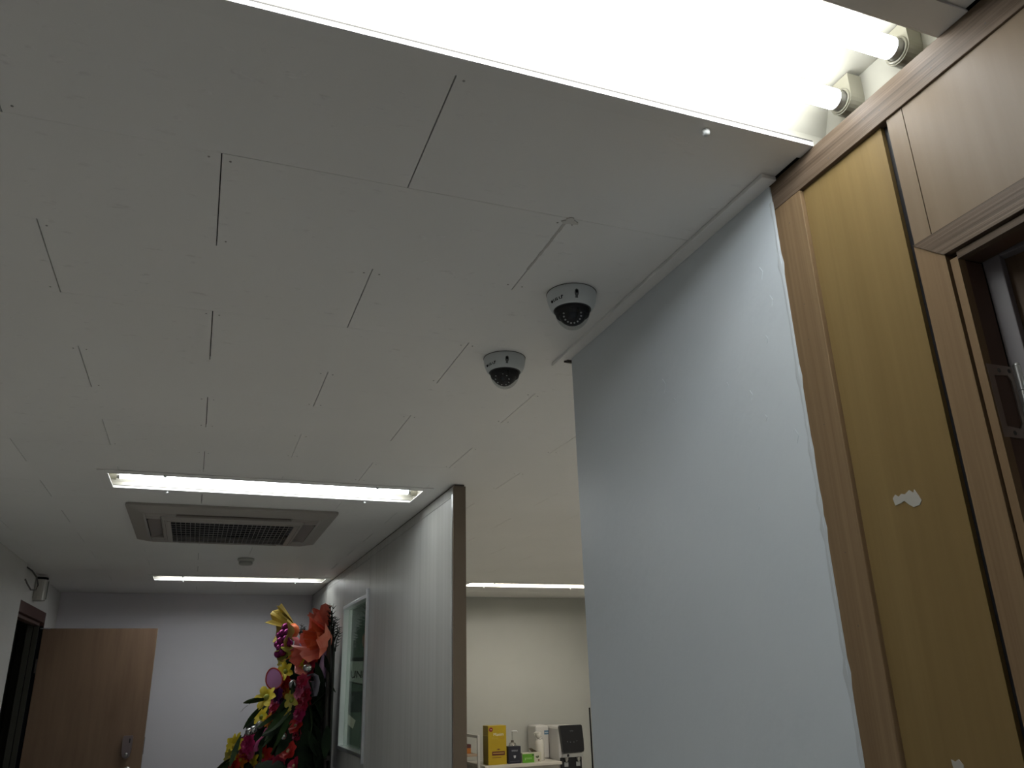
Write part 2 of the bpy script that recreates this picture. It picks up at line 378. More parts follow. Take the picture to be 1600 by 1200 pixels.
# ------------------------------------------------------------------ partition with window
PXL, PXR2, PY0 = 0.965, 1.015, 3.22
WY0, WY1, WZ0, WZ1 = 5.015, 5.925, 1.21, 2.13
pt = empty('wall_partition', (PXL, PY0, 0), 'grey laminated partition dividing corridor and pantry', 'wall'); pt['kind'] = 'structure'
def rel(mb, name, M, par, label=None):
    """world-built mesh parented to an empty: keep world place"""
    o = mb.build(name, M, par, label=label); o.location = tuple(-c for c in par.location); return o
TOPZ = CZ - .008
ph = MB().box(PXL + .001, PXR2 - .001, PY0 + .022, YB - .001, TOPZ - .042, TOPZ)
rel(ph, 'head_rail', M_PART, pt)
for (a, b) in ((PY0 + .022, 5.008), (5.012, 5.945), (5.949, 6.85), (6.854, YB - .002)):
    for q in minus((a, b, 0.002, TOPZ - .0445), [(WY0, WY1, WZ0, WZ1)]):
        pass
    pb = MB()
    for q in minus((a, b, 0.002, TOPZ - .0445), [(WY0, WY1, WZ0, WZ1)]): pb.box(PXL, PXR2, q[0], q[1], q[2], q[3])
    rel(pb, 'partition_panel', M_PART, pt)
rel(MB().box(PXL - .002, PXR2 + .003, PY0, PY0 + .011, 0.002, TOPZ), 'end_post', M_POST, pt, 'tan end board of the partition')
al = MB(); pr = [(PXL - .003, PY0 + .0115), (PXL - .0035, PY0 + .017), (PXL - .0015, PY0 + .024), (PXL + .004, PY0 + .024), (PXL + .004, PY0 + .0115)]
al.prism(pr, .002, TOPZ - .035); rel(al, 'corner_trim', M_ALU, pt, 'bright aluminium corner trim')
rel(MB().box(PXL + .004, PXR2 - .003, PY0 + .002, YB - .002, TOPZ, CZ - .001), 'ceiling_track', M_TRACK, pt)
wn = empty('window_1', (PXL, (WY0 + WY1) / 2, WZ0), 'narrow aluminium framed window in the grey partition', 'window'); wn['kind'] = 'structure'
fw = .022
rel(MB().box(PXL - .016, PXR2 + .004, WY0, WY0 + fw, WZ0 - .03, WZ1 + .03, .002), 'frame_stile', M_ALU, wn)
rel(MB().box(PXL - .006, PXR2 + .004, WY1 - .022, WY1, WZ0, WZ1, .002), 'frame_stile', M_ALU, wn)
rel(MB().box(PXL - .012, PXR2 + .004, WY0 + fw, WY1 - .022, WZ1 - fw, WZ1, .002), 'frame_head', M_ALU, wn)
rel(MB().box(PXL - .012, PXR2 + .004, WY0 + fw, WY1 - .022, WZ0, WZ0 + fw, .002), 'frame_sill', M_ALU, wn)
rel(MB().box(PXL + .030, PXL + .034, WY0 + fw, WY1 - .022, WZ0 + fw, WZ1 - fw), 'pane', M_GLASS, wn)
# notice stand behind the partition, seen through the pane
nb = empty('notice_stand', (1.36, 7.0, 0.0), 'dark green stand with a pale sign reading UNIC behind the partition window', 'notice board')
def nrel(mb, name, M): return rel(mb, name, M, nb)
M_NB = mat('notice_green', (0.07, 0.105, 0.09), .5); M_NK = mat('notice_band', (0.010, 0.016, 0.015), .5)
nrel(MB().box(1.04, 1.70, 7.0, 7.06, 0.04, 2.32, .004), 'backing', M_NB)
nrel(MB().box(1.04, 1.70, 6.92, 7.14, 0.0, 0.039, .004), 'foot', M_NB)
arch = [(1.16, 1.792), (1.66, 1.792)] + [(1.66 - .50 * i / 14, 1.650 - .045 * math.sin(math.pi * i / 14)) for i in range(15)]
nrel(MB().prism(arch, 6.990, 6.9995, 'y'), 'sign_plate', mat('notice_pale', (0.27, 0.31, 0.29), .5))
nrel(MB().box(1.16, 1.66, 6.986, 6.9995, 1.7925, 1.822), 'sign_band', M_NK)
nrel(MB().tube([(1.66 - .50 * i / 20, 6.9885, 1.648 - .045 * math.sin(math.pi * i / 20)) for i in range(21)], .006, 6), 'sign_rim', M_NK)
vs, fs = text_mesh('UNIC', .078, align='LEFT', bold=.002)
nrel(MB().add([(1.212 + v.x * .82, 6.9892, 1.687 + v.y) for v in vs], fs), 'lettering', M_NK)
nrel(MB().box(1.16, 1.66, 6.992, 6.9995, 1.40, 1.56), 'sign_panel', mat('notice_deep', (0.02, 0.032, 0.034), .5))
nrel(MB().prism([(1.19, 1.33), (1.25, 1.28), (1.27, 1.34), (1.21, 1.39)], 6.992, 6.9995, 'y'), 'paper_slip', mat('notice_slip', (.45, .45, .40), .7))

# ------------------------------------------------------------------ oak panelled wall (right) and its doorway
ow = empty('wall_right_panelled', (XR, .9, 0), 'oak panelled wall at the right with a black reveal', 'wall'); ow['kind'] = 'structure'
WT = CZ - .004                       # top of the oak
RB = 2.343                           # underside of the top rail
OY0, OY1, OZ = -0.25, 0.640, 2.099   # door opening
def orel(mb, name, M, label=None): return rel(mb, name, M, ow, label)
orel(MB().box(0.8655, 0.925, 0.685, 0.936, 0.0, WT - .002).box(0.8655, .925, -2.6, .685, OZ + .035, WT - .002).box(.8655, .925, -2.6, OY0 - .04, 0, OZ + .035), 'core', M_BLACKM)
orel(MB().box(XR, 0.866, -1.2, 0.9365, RB, WT, .0012), 'top_rail', M_RAIL, 'horizontal grained oak top rail')
orel(MB().box(XR, 0.866, 0.8715, 0.9365, 0.0, RB - .0005, .0012), 'stile', M_STILE)
orel(MB().box(0.858, 0.8655, 0.7035, 0.871, 0.0, RB), 'panel', M_PANEL, 'recessed honey oak panel')
orel(MB().box(0.860, 0.8655, 0.868, 0.871, 0.0, RB), 'panel_bead', M_STILE)
orel(MB().box(0.8646, 0.8654, 0.6885, 0.7030, 0.0, RB), 'reveal_strip', M_BLACK, 'black groove strip between the oak panels')
orel(MB().box(.8636, .8645, .6950, .6968, 0, RB), 'reveal_bead', mat('reveal_bead', (.02, .02, .023), .4))
orel(MB().box(0.8535, 0.8655, 0.6605, 0.6880, 2.136, RB), 'stile', M_PANEL2)
orel(MB().box(0.8538, 0.8655, -1.2, 0.6595, 2.136, RB), 'panel', M_PANEL2, 'pale oak panel above the doorway')
# door casing with mitre
CW = 0.036
cs = MB().prism([(OY1 + .0475, 2.1355), (OY1 + .006, OZ + .0005), (OY1 + .006, 0.0), (OY1 + .0475, 0.0)], 0.8505, 0.866, 'x')
orel(cs, 'casing_upright', M_STILE)
hd = MB().prism([(OY1 + .0475, 2.1358), (OY1 + .0062, OZ + .001), (OY0 - .006, OZ + .001), (OY0 - .045, 2.1358)], 0.8485, 0.866, 'x')
orel(hd, 'casing_head', M_RAIL)
orel(MB().box(0.8535, 0.866, OY1 - .008, OY1 + .003, 0, OZ - .008), 'stop_bead', M_STILE)
orel(MB().box(0.8535, 0.866, OY0, OY1 - .008, OZ - .0115, OZ - .002), 'stop_bead', M_RAIL)
orel(MB().box(0.8665, 0.897, OY1 - .006, OY1 + .040, 0, OZ - .0105), 'jamb', M_JAMB)
orel(MB().box(0.8665, 0.897, OY0, OY1 - .006, OZ - .0095, OZ + .03), 'jamb_head', M_JAMB)
for (y, z) in ((.692, 2.363), (.722, 2.370), (.516, 2.36), (.80, 2.355), (.60, 2.362)):
    orel(MB().disc(.0011, 0, 8, (XR - .0002, y, z), 'x'), 'nail_hole', M_SCREW)
for (y, z) in ((.905, 2.30), (.903, 2.15), (.906, 2.09), (.904, 1.95), (.905, 1.76), (.904, 1.66)):
    orel(MB().disc(.0009, 0, 8, (XR - .0002, y, z), 'x'), 'nail_hole', M_SCREW)
def paper(name, y, z, pts, label):
    o = MB().prism([(y + a, z + b) for a, b in pts], 0.8570, 0.8581, 'x').build(name, mat('torn_paper', (.36, .34, .30), .8))
    return tag(o, label, 'paper scrap')
paper('torn_paper', 0.787, 1.812, [(.023, .006), (.018, .010), (.013, .006), (.008, .009), (.002, .007), (-.006, .011), (-.012, .006), (-.014, .010), (-.019, .001), (-.022, -.006), (-.018, -.011), (-.008, -.012), (-.001, -.007), (.005, -.001), (.012, -.003), (.021, -.004)], 'torn white paper scrap stuck on the honey oak panel')
paper('torn_paper', 0.790, 1.492, [(.009, .008), (.004, .006), (-.002, .009), (-.007, .003), (-.006, -.02), (.006, -.02)], 'small white paper remnant low on the honey oak panel')
# grey door standing ajar behind the doorway
dl = empty('door_2', (0.8985, 0.634, 0.0), 'grey door with brown inset standing ajar in the oak doorway', 'door', rz=math.radians(-90 + 15)); dl['kind'] = 'structure'
LW = 0.80
dz0, dz1 = 0.01, 2.135
MB().box(0, .021, .0, .036, dz0, dz1, .001).build('door_stile', M_LEAFGREY, dl)
MB().box(LW - .03, LW, .0, .036, dz0, dz1, .001).build('door_stile', M_LEAFGREY, dl)
MB().box(.0212, LW - .0302, .0, .036, 2.0905, dz1, .001).build('door_rail', M_LEAFGREY, dl)
MB().box(.0212, LW - .0302, .0, .036, dz0, .12, .001).build('door_rail', M_LEAFGREY, dl)
MB().box(.0212, LW - .0302, .014, .030, .1202, 2.09).build('inset_panel', M_INSET, dl)
# hinge on the jamb
hg = empty('door_hinge', (0.884, OY1 - .0065, 1.899), 'steel butt hinge screwed to the brown jamb of the oak doorway', 'hinge')
hp = MB(); yh = -.0012
outl = [(-.027, -.046), (.015, -.046), (.015, .046), (-.027, .046)]
inn = [(-.018, -.032), (.004, -.034), (.009, -.027), (.009, .027), (.004, .034), (-.018, .032)]
def ringplate(o4, inner, y0, y1):
    bm = bmesh.new()
    ov = [bm.verts.new((a, 0, b)) for a, b in o4]; iv = [bm.verts.new((a, 0, b)) for a, b in inner]
    es = [bm.edges.new((L[i], L[(i + 1) % len(L)])) for L in (ov, iv) for i in range(len(L))]
    r = bmesh.ops.triangle_fill(bm, edges=es, use_beauty=True)
    g = bmesh.ops.extrude_face_region(bm, geom=bm.faces[:])
    for v in g['geom']:
        if isinstance(v, bmesh.types.BMVert): v.co.y = y1
    for v in bm.verts:
        if v.co.y == 0: v.co.y = y0
    bm.verts.index_update(); out = MB().add([v.co[:] for v in bm.verts], [[v.index for v in f.verts] for f in bm.faces]); bm.free(); return out
M_HINGE = mat('hinge_steel', (.30, .25, .22), .4, .7)
ringplate(outl, inn, -.0018, .0003).build('hinge_plate', M_HINGE, hg)
for (a, b) in ((-.008, .039), (.009, .040), (-.008, -.040), (.009, -.040)):
    MB().lathe([(.0001, -.0024), (.0024, -.0022), (.0032, -.0016)], 12, (a, 0, b), 'y').build('screw', M_SCREW, hg)
for (z0, z1) in ((-.044, -.016), (-.015, .014), (.015, .046)):
    MB().cyl(.0058, z0, z1, 16, (.020, -.0060, 0)).build('knuckle', M_METAL, hg)
MB().lathe([(.0001, .050), (.004, .050), (.0058, .0475), (.0058, .0465)], 16, (.020, -.006, 0)).build('pin_cap', M_METAL, hg)
# room beyond
wallbox('wall_side_room', (2.2, 2.3, -2.6, 1.62, 0, CZ), M_WALLB, 'far wall of the room behind the grey door')

# ------------------------------------------------------------------ left door
df = empty('door_frame', (XL, (DY0 + DY1) / 2, 0), 'maroon door frame in the recessed left wall', 'door frame'); df['kind'] = 'structure'
def frel(mb, name, M, label=None): return rel(mb, name, M, df, label)
frel(MB().box(-1.2, XL + .006, DY0 + .001, DY0 + .035, 0, DZ - .001, .002), 'jamb', M_FRAME)
frel(MB().box(-1.2, XL + .006, DY1 - .014, DY1 - .001, 0, DZ - .001, .002), 'jamb', M_FRAME)
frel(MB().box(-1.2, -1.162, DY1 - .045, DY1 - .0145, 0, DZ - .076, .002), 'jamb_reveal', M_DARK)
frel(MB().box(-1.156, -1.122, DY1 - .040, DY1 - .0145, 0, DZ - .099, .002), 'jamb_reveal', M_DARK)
frel(MB().box(-1.1615, -1.1565, DY1 - .028, DY1 - .0145, 0, DZ - .099), 'jamb_groove', M_BLACKM)
frel(MB().box(-1.1215, -1.096, DY1 - .028, DY1 - .0145, 0, DZ - .099), 'jamb_groove', M_BLACKM)
frel(MB().box(-1.2, XL + .006, DY0 + .0352, DY1 - .0145, DZ - .075, DZ - .001, .002), 'head', M_FRAME)
frel(MB().box(-1.17, XL - .02, DY0 + .0352, DY1 - .0455, DZ - .098, DZ - .0755, .002), 'head_stop', mat('frame_stop', (.14, .085, .07), .5))
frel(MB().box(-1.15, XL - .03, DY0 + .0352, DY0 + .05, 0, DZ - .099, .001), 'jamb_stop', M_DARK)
dr = empty('door_1', (XL + .0068, 7.175, 0), 'brown wood veneer door swung wide open with a digital lock', 'door'); dr['kind'] = 'structure'
DW, DH = 0.80, 2.068
MB().box(0, DW, -.02, .02, .008, DH, .0015).build('door_leaf', M_DOOR, dr)
MB().box(DW, DW + .002, -.0195, .0195, .008, DH).build('edge_band', mat('edge_band', (.33, .27, .22), .5), dr)
lk = MB(); pl = [(-.030, .075), (.030, .075), (.034, .06), (.030, -.035), (.022, -.062), (.0, -.075), (-.022, -.065), (-.033, -.035), (-.036, .06)]
lock = lk.prism([(.690 + a, 1.215 + b * 1.05) for a, b in pl], -.048, -.0202, 'y').build('digital_lock', mat('lock_body', (.20, .16, .16), .35, .6), dr, label='dark bronze digital door lock')
MB().box(.700, .708, -.0505, -.0482, 1.245, 1.275, .0005).build('lock_slot', M_BLACK, lock)
MB().lathe([(.0001, -.055), (.012, -.054), (.013, -.0482)], 16, (.692, 0, 1.165), 'y').build('thumb_turn', M_METAL, lock)
MB().lathe([(.0001, -.028), (.025, -.027), (.027, -.0202)], 20, (.708, 0, 1.055), 'y').build('handle_rose', M_METAL, dr)
MB().tube([(.708, -.027, 1.055), (.708, -.06, 1.055), (.695, -.07, 1.055), (.60, -.07, 1.052)], .009, 10).build('door_handle', M_METAL, dr)
MB().box(DW + .0022, DW + .005, -.012, .012, 1.16, 1.28).build('strike_plate', M_BLACK, dr)
for z in (.3, 1.75): MB().cyl(.007, z, z + .1, 12, (-.008, -.022, 0)).build('knuckle', M_TRACK, dr)
MB().box(-.02, .05, -.03, -.0205, DH - .004, DH + .003).build('closer_bracket', M_ALU, dr)

# ------------------------------------------------------------------ fluorescent fixtures
def fixture(fx, label, flange=(.045, .045), lf=.035, MT=M_TUBE):
    x0, x1, yc = fx['x0'], fx['x1'], fx['y']; cx = (x0 + x1) / 2; L = (x1 - x0) / 2
    t = empty('ceiling_light', (cx, yc, CZ), label, 'ceiling light', 'recessed twin-tube fluorescent lights')
    H = 0.075; hz = L + .014; th = .0012
    # housing: trapezoid trough, open below
    hb = MB()
    def sheet(a, b, c, d): hb.add([a, b, c, d], [(0, 1, 2, 3)])
    yi, yt = OH, OH - .020
    outer = [(-yi - .006, .0004), (-yi - .006, .02), (-yt - .006, H + .002), (yt + .006, H + .002), (yi + .006, .02), (yi + .006, .0004)]
    inner = [(yi, .0004), (yi, .02), (yt, H), (-yt, H), (-yi, .02), (-yi, .0004)]
    hb.prism(outer + inner, -hz, hz, 'x')
    hb.box(-hz - .0015, -hz - .0002, -yi - .006, yi + .006, .0004, H + .002).box(hz + .0002, hz + .0015, -yi - .006, yi + .006, .0004, H + .002)
    hb.build('housing', M_ENAMEL, t)
    fb = MB(); ro = L + lf if fx['right_flange'] else .851 - cx
    lo = -L - lf; z0 = -.0042; z1 = -.0012
    fb.box(lo, ro, OH, OH + flange[1], z0, z1).box(lo, ro, -OH - flange[0], -OH, z0, z1).box(lo, -L, -OH, OH, z0, z1)
    if fx['right_flange']: fb.box(L, ro, -OH, OH, z0, z1)
    fo = fb.build('frame', M_FLANGE, t)
    lb = MB().box(-L, min(L, ro), OH - .003, OH - .0002, z0, .0035).box(-L, min(L, ro), -OH + .0002, -OH + .003, z0, .0035)
    lb.build('frame_lip', mat('lip_white', (.8, .79, .76), .35), fo)
    MB().box(-L, min(L, ro), OH - .0022, OH - .0003, .0036, .0072).box(-L, min(L, ro), -OH + .0003, -OH + .0022, .0036, .0072).build('frame_gap', M_SCREW, fo)
    for sx in (-.42, .42):
        for sy in (-1, 1):
            MB().lathe([(.0001, -.014), (.0045, -.0135), (.006, -.010), (.006, -.0045)], 14, (sx * 1.0, sy * (OH + .019), 0)).build('latch_knob', M_WHITEP, t)
    for sy in (-1, 1):
        ty = sy * .0565; tz = .034
        tb = MB().cyl(.0155, -.600, .600, 24, (0, ty, tz), 'x').build('tube', MT, t)
        for e in (-1, 1):
            a, b = sorted((e * .6002, e * .613))
            MB().cyl(.0150, a, b, 20, (0, ty, tz), 'x').build('tube_cap', M_METAL, tb)
            sk = MB(); xe = e * (hz - .0003); xi = e * .6135
            a, b = sorted((xe, xi))
            pr = [(ty - .022, H - .004), (ty + .022, H - .004)] + [(ty + .0215 * math.cos(q), tz - .0215 * math.sin(q)) for q in [math.pi * i / 12 for i in range(13)]]
            sk.prism(pr, a, b, 'x').build('lamp_holder', M_SOCKET, t)
            a, b = sorted((xi, xi - e * .0022))
            MB().lathe([(.0165, a), (.0195, a), (.0195, b), (.0165, b), (.0165, a)], 20, (0, ty, tz), 'x').build('lamp_holder_rim', M_SOCKET, t)
        for e in (-.56, .56, -.48, .49):
            MB().lathe([(.0001, H - .005), (.004, H - .0045), (.0058, H - .0012)], 12, (e, ty * .35 + sy * .05 + .004, 0)).build('screw', M_SOCKET, t)
    return t
fixture(FIX[0], 'large bare twin-tube ceiling light directly above the oak panelling', (.045, .030))
fixture(FIX[1], 'twin-tube ceiling light next to the air conditioner and partition end')
fixture(FIX[2], 'far twin-tube ceiling light by the back wall above the flower wreaths')
fixture(FIX[3], 'ceiling light in the pantry behind the partition', MT=M_TUBEW)
fixture(FIX[4], 'added ceiling light in the nearer part of the pantry out of sight behind the stub wall', MT=M_TUBEW)
fixture(FIX[5], 'added middle ceiling light of the pantry out of sight behind the stub wall', MT=M_TUBEW)
fixture(FIX[6], 'added unseen pantry ceiling light closest to the back of the stub wall', MT=M_TUBEW)
fixture(FIX[7], 'added unseen ceiling light in the corridor behind the viewer')

# ------------------------------------------------------------------ ceiling cassette air conditioner
ac = empty('ceiling_air_conditioner', (AC_C[0], AC_C[1], CZ), 'ivory four-way ceiling cassette air conditioner with dark grille', 'air conditioner')
def sq(h, z, r=.0, n=5):
    if r <= 0: return [(h, h, z), (-h, h, z), (-h, -h, z), (h, -h, z)]
    o = []
    for (sx, sy, a0) in ((1, 1, 0), (-1, 1, math.pi / 2), (-1, -1, math.pi), (1, -1, 1.5 * math.pi)):
        for i in range(n + 1):
            a = a0 + math.pi / 2 * i / n; o.append((sx * (h - r) + r * math.cos(a), sy * (h - r) + r * math.sin(a), z))
    return o
def loft(rings, smooth=False):
    b = MB(); n = len(rings[0]); vs = [p for R in rings for p in R]
    b.add(vs, [(j * n + i, j * n + (i + 1) % n, (j + 1) * n + (i + 1) % n, (j + 1) * n + i) for j in range(len(rings) - 1) for i in range(n)], smooth); return b
HA = .475
loft([sq(HA, -.001, .02), sq(HA, -.012, .02), sq(HA - .010, -.016, .02), sq(.405, -.034, .02), sq(.395, -.030, .02)]).build('outer_panel', M_IVORY, ac)
ib = loft([sq(.395, -.004, .02), sq(.395, -.0305, .02)]); ib.build('air_duct', M_BLACKM, ac)
# corner plates and inner block
cb_ = loft([sq(.330, -.002, .03), sq(.330, -.034, .03), sq(.318, -.046, .03), sq(.302, -.048, .02)]); cb_.build('intake_block', M_IVORY, ac)
for (sx, sy) in ((1, 1), (-1, 1), (-1, -1), (1, -1)):
    MB().box(*sorted((sx * .262, sx * .394)), *sorted((sy * .3305, sy * .394)), -.034, -.005, .003).build('corner_plate', M_IVORY, ac)
    MB().box(*sorted((sx * .3305, sx * .394)), *sorted((sy * .262, sy * .330)), -.034, -.005, .003).build('corner_plate', M_IVORY, ac)
lv = MB().add([(-.258, .336, -.012), (.258, .336, -.012), (.258, .388, -.034), (-.258, .388, -.034), (-.258, .336, -.016), (.258, .336, -.016), (.258, .388, -.038), (-.258, .388, -.038)], [(0, 1, 2, 3), (4, 5, 6, 7), (0, 4, 5, 1), (1, 5, 6, 2), (2, 6, 7, 3), (3, 7, 4, 0)]).mesh('louvre'); lv.materials.append(mat('louvre_brown', (.20, .165, .14), .5))
for i in range(4):
    o = link('louvre', lv, ac); o.rotation_euler = (0, 0, i * math.pi / 2)
gf = MB(); GH = .285
for q in minus((-.302, .302, -.302, .302), [(-GH, GH, -GH, GH)]): gf.box(q[0], q[1], q[2], q[3], -.0495, -.044)
gf.build('grille_frame', M_IVORY, ac)
MB().box(-GH, GH, -GH, GH, -.020, -.018).build('intake_filter', M_BLACKM, ac)
gb = MB()
for i in range(1, 26): x = -GH + 2 * GH * i / 26; gb.box(x - .0012, x + .0012, -GH, GH, -.048, -.0455)
for i in range(1, 9): y = -GH + 2 * GH * i / 9; gb.box(-GH, GH, y - .0018, y + .0018, -.0485, -.0455)
gb.build('grille', mat('grille_plastic', (.22, .21, .20), .5), ac)
for x in (-.3105, .3105): MB().box(x - .0008, x + .0008, -.3, .3, -.0472, -.0455).build('panel_seam', M_SCREW, ac)

# ------------------------------------------------------------------ smoke detector
sd = empty('smoke_detector', (0.252, 5.56, CZ), 'round smoke detector on the ceiling between air conditioner and far light', 'smoke detector')
MB().lathe([(.0001, -.001), (.052, -.001), (.053, -.012), (.048, -.018), (.0001, -.018)], 28).build('base', mat('detector_plastic', (.42, .41, .38), .5), sd)
MB().lathe([(.042, -.018), (.041, -.026), (.044, -.0265), (.043, -.036), (.036, -.042), (.0001, -.043)], 28).build('head', mat('detector_plastic', (.42, .41, .38)), sd)
MB().lathe([(.0405, -.0185), (.0395, -.0255)], 28).build('vent_band', M_BLACKM, sd)

# ------------------------------------------------------------------ dome cameras
PROF = [(.0540, -.0005), (.0548, -.003), (.0546, -.008), (.0530, -.019), (.0500, -.029), (.0462, -.0365), (.0432, -.0395), (.0415, -.0402)]
def prof_at(s):
    """s = 0..1 along the side of the body"""
    P = PROF[2:6]; n = len(P) - 1; k = min(int(s * n), n - 1); f = s * n - k
    return tuple(P[k][i] * (1 - f) + P[k + 1][i] * f for i in range(2))
def dome_camera(loc, label, yaw, look, leds):
    t = empty('dome_camera', loc, label, 'security camera', 'white dome cameras on the ceiling')
    body = MB().lathe(PROF, 48).build('housing', M_CAMBODY, t)
    MB().lathe([(.0001, -.0004), (.0556, -.0004), (.0556, -.0012), (.0001, -.0012)], 48).build('base_ring', M_SCREW, t)
    MB().lathe([(.0416, -.0400), (.0404, -.0418), (.0386, -.0418), (.0384, -.0380)], 48).build('dome_ring', M_BLACK, t)
    R = .0384; zc = -.0405
    dm = MB().lathe([(R * math.cos(a), zc - 1.14 * R * math.sin(a)) for a in [math.pi / 2 * i / 14 for i in range(14)]] + [(.0001, zc - 1.14 * R)], 40); dm.build('dome_cover', M_DOME, t)
    # liner: dark upper shell following the dome, with the camera module tilted toward `look`
    MB().lathe([(.0380, zc + .001), (.0372, zc - .009), (.0355, zc - .013), (.0001, zc - .0132)], 40).build('liner', M_BLACKM, t)
    d = Vector(look).normalized()
    rot = Vector((0, 0, 1)).rotation_difference(d).to_matrix().to_4x4()
    md = MB().lathe([(.0001, .0245), (.011, .0245), (.0115, .0235), (.0225, .0232), (.0258, .0215), (.0285, .016), (.0325, .004), (.0320, -.008)], 36)
    mo = md.build('lens_module', mat('module_black', (.006, .006, .008), .6, spec=.2), t); mo.matrix_local = Matrix.Translation((0, 0, zc - .002)) @ rot
    ln = MB().lathe([(.0001, .0265), (.004, .026), (.0072, .0247)], 20).build('lens', mat('lens_glass', (.01, .012, .02), .05), mo)
    led = MB().lathe([(.0001, .0213), (.0014, .0211), (.0021, .0203)], 8).mesh('infrared_led'); led.materials.append(mat('led_grey', (.50, .50, .50), .3))
    for i in range(leds):
        a = 2 * math.pi * i / leds + .1
        link('infrared_led', led, mo, (.0190 * math.cos(a), .0190 * math.sin(a), .0032))
    # security screw slot
    a = yaw + .22; c_, s_ = math.cos(a), math.sin(a)
    sl = MB(); vs = []
    for i in range(9):
        f = i / 8; r, z = prof_at(.20 + .62 * f); wd = .0062 * math.sin(math.pi * min(1, .15 + f)) ** .5 if f < .85 else .0040
        for sd_ in (-1, 1):
            vs.append((c_ * (r + .0003) - s_ * wd * sd_ * .75, s_ * (r + .0003) + c_ * wd * sd_ * .75, z))
    sl.add(vs, [(2 * i, 2 * i + 1, 2 * i + 3, 2 * i + 2) for i in range(8)]); sl.build('screw_slot', mat('slot_shadow', (.10, .105, .105), .6), body)
    k = MB()
    r, z = prof_at(.30); k.add([(c_ * (r + .0006) - s_ * q[0], s_ * (r + .0006) + c_ * q[0], z + q[1]) for q in ((-.0028, 0), (0, .006), (.0028, 0), (.0022, -.005), (-.0022, -.005))], [(0, 1, 2, 3, 4)])
    k.build('screw_hole', M_BLACKM, body)
    # lettering wrapped on the housing
    lt = MB()
    def wrap(vs, u0, s0, k=1.0):
        out = []
        for v in vs:
            u = u0 + v.x; s = s0 - v.y / .040
            r, z = prof_at(max(0, min(1, s))); th = yaw - .74 + u / .047
            out.append(((r + .0004) * math.cos(th), (r + .0004) * math.sin(th), z))
        return out
    vs, fs = text_mesh('LG U', .0108, bold=.0005); lt.add(wrap(vs, .0035, .66), fs)
    vs, fs = text_mesh('+', .0085, bold=.0004); lt.add(wrap(vs, .0155, .54), fs)
    dv = [Vector((.0038 * math.cos(q), .0045 * math.sin(q), 0)) for q in [2 * math.pi * i / 16 for i in range(16)]]
    lt.add(wrap(dv, -.0130, .66), [tuple(range(16))])
    lt.build('lettering', M_BLACKM, body)
    return t
YAW = -math.pi / 2 - .45
dome_camera((0.700, 1.432, CZ), 'larger nearer white dome camera next to the white stub wall', YAW, (-.34, -.68, -.66), 16)
dome_camera((0.687, 1.828, CZ), 'smaller farther white dome camera below and left of the other', YAW, (-.45, -.35, -.85), 10)

# ------------------------------------------------------------------ dispenser and wire on the left wall
dp = empty('air_freshener', (XL, 6.60, 2.30), 'rounded white dispenser high on the left wall above the maroon frame', 'dispenser')
ar = [(.002, -.055)] + [(.012 + .062 * math.sin(math.pi * i / 12), -.058 * math.cos(math.pi * i / 12)) for i in range(13)] + [(.002, .055)]
MB().prism(ar, -.080, .062).build('shell', mat('dispenser_ivory', (.42, .40, .36), .35), dp)
MB().prism([(a * .98 + .001, b * .98) for a, b in ar], .0625, .078).build('cap', M_BLACKM, dp)  # black piece standing in for the dark gap below the ceiling
MB().prism([(.055, .032), (.074, .012), (.0765, .016), (.06, .045)], -.07, .055).build('side_window', mat('dispenser_green', (.05, .08, .05), .3), dp)
wr = MB().tube([(-1.085, 6.10, 2.385), (-1.07, 6.20, 2.375), (-1.06, 6.34, 2.35), (-1.06, 6.44, 2.31), (-1.065, 6.42, 2.275), (-1.075, 6.30, 2.262), (-1.085, 6.20, 2.29), (-1.09, 6.14, 2.312), (-1.095, 6.11, 2.30)], .005, 8).build('loose_wire', mat('wire_grey', (.12, .11, .10), .5))
tag(wr, 'loop of loose grey wire at the top of the left wall', 'wire')

# ------------------------------------------------------------------ flower wreaths
def petal_flower(n, L, wd, lift, curl, rings=1, seed=0):
    r = random.Random(seed); b = MB()
    for k in range(rings):
        for i in range(n):
            a = 2 * math.pi * (i + .5 * k) / n + r.uniform(-.1, .1); l = L * (1 - .25 * k) * r.uniform(.9, 1.08); w2 = wd * r.uniform(.9, 1.1); li = lift + .35 * k + r.uniform(-.12, .12)
            ca, sa = math.cos(a), math.sin(a); vs = []
            for j, (f, ww) in enumerate(((.10, .35), (.45, 1.0), (.8, .85), (1.0, .18))):
                rad = l * f * math.cos(li * (1 - .3 * f)); h = l * (f * math.sin(li) - curl * f * f) + .003 * k
                for s in (-1, 0, 1):
                    hh = h + (.18 * w2 * ww if s else 0)
                    vs.append((ca * rad - sa * s * w2 * ww, sa * rad + ca * s * w2 * ww, hh))
            b.add(vs, [(j * 3 + q, j * 3 + q + 1, j * 3 + q + 4, j * 3 + q + 3) for j in range(3) for q in (0, 1)], True)
    return b
def ruffle(L, seed):
    r = random.Random(seed); b = MB()
    for k in range(4):
        n = 8 - k; rad = L * (1 - .24 * k)
        vs = [(0, 0, 0.004 * k)]
        m_ = n * 4
        for i in range(m_):
            a = 2 * math.pi * i / m_; q = rad * (1 + .13 * math.sin(n * a + k) + r.uniform(-.05, .05)); vs.append((q * math.cos(a), q * math.sin(a), L * (.12 + .22 * k) + .10 * L * math.sin(2 * n * a + k * 2) + r.uniform(-.04, .04) * L))
        b.add(vs, [(0, i + 1, (i + 1) % m_ + 1) for i in range(m_)], True)
    return b
FL = {}
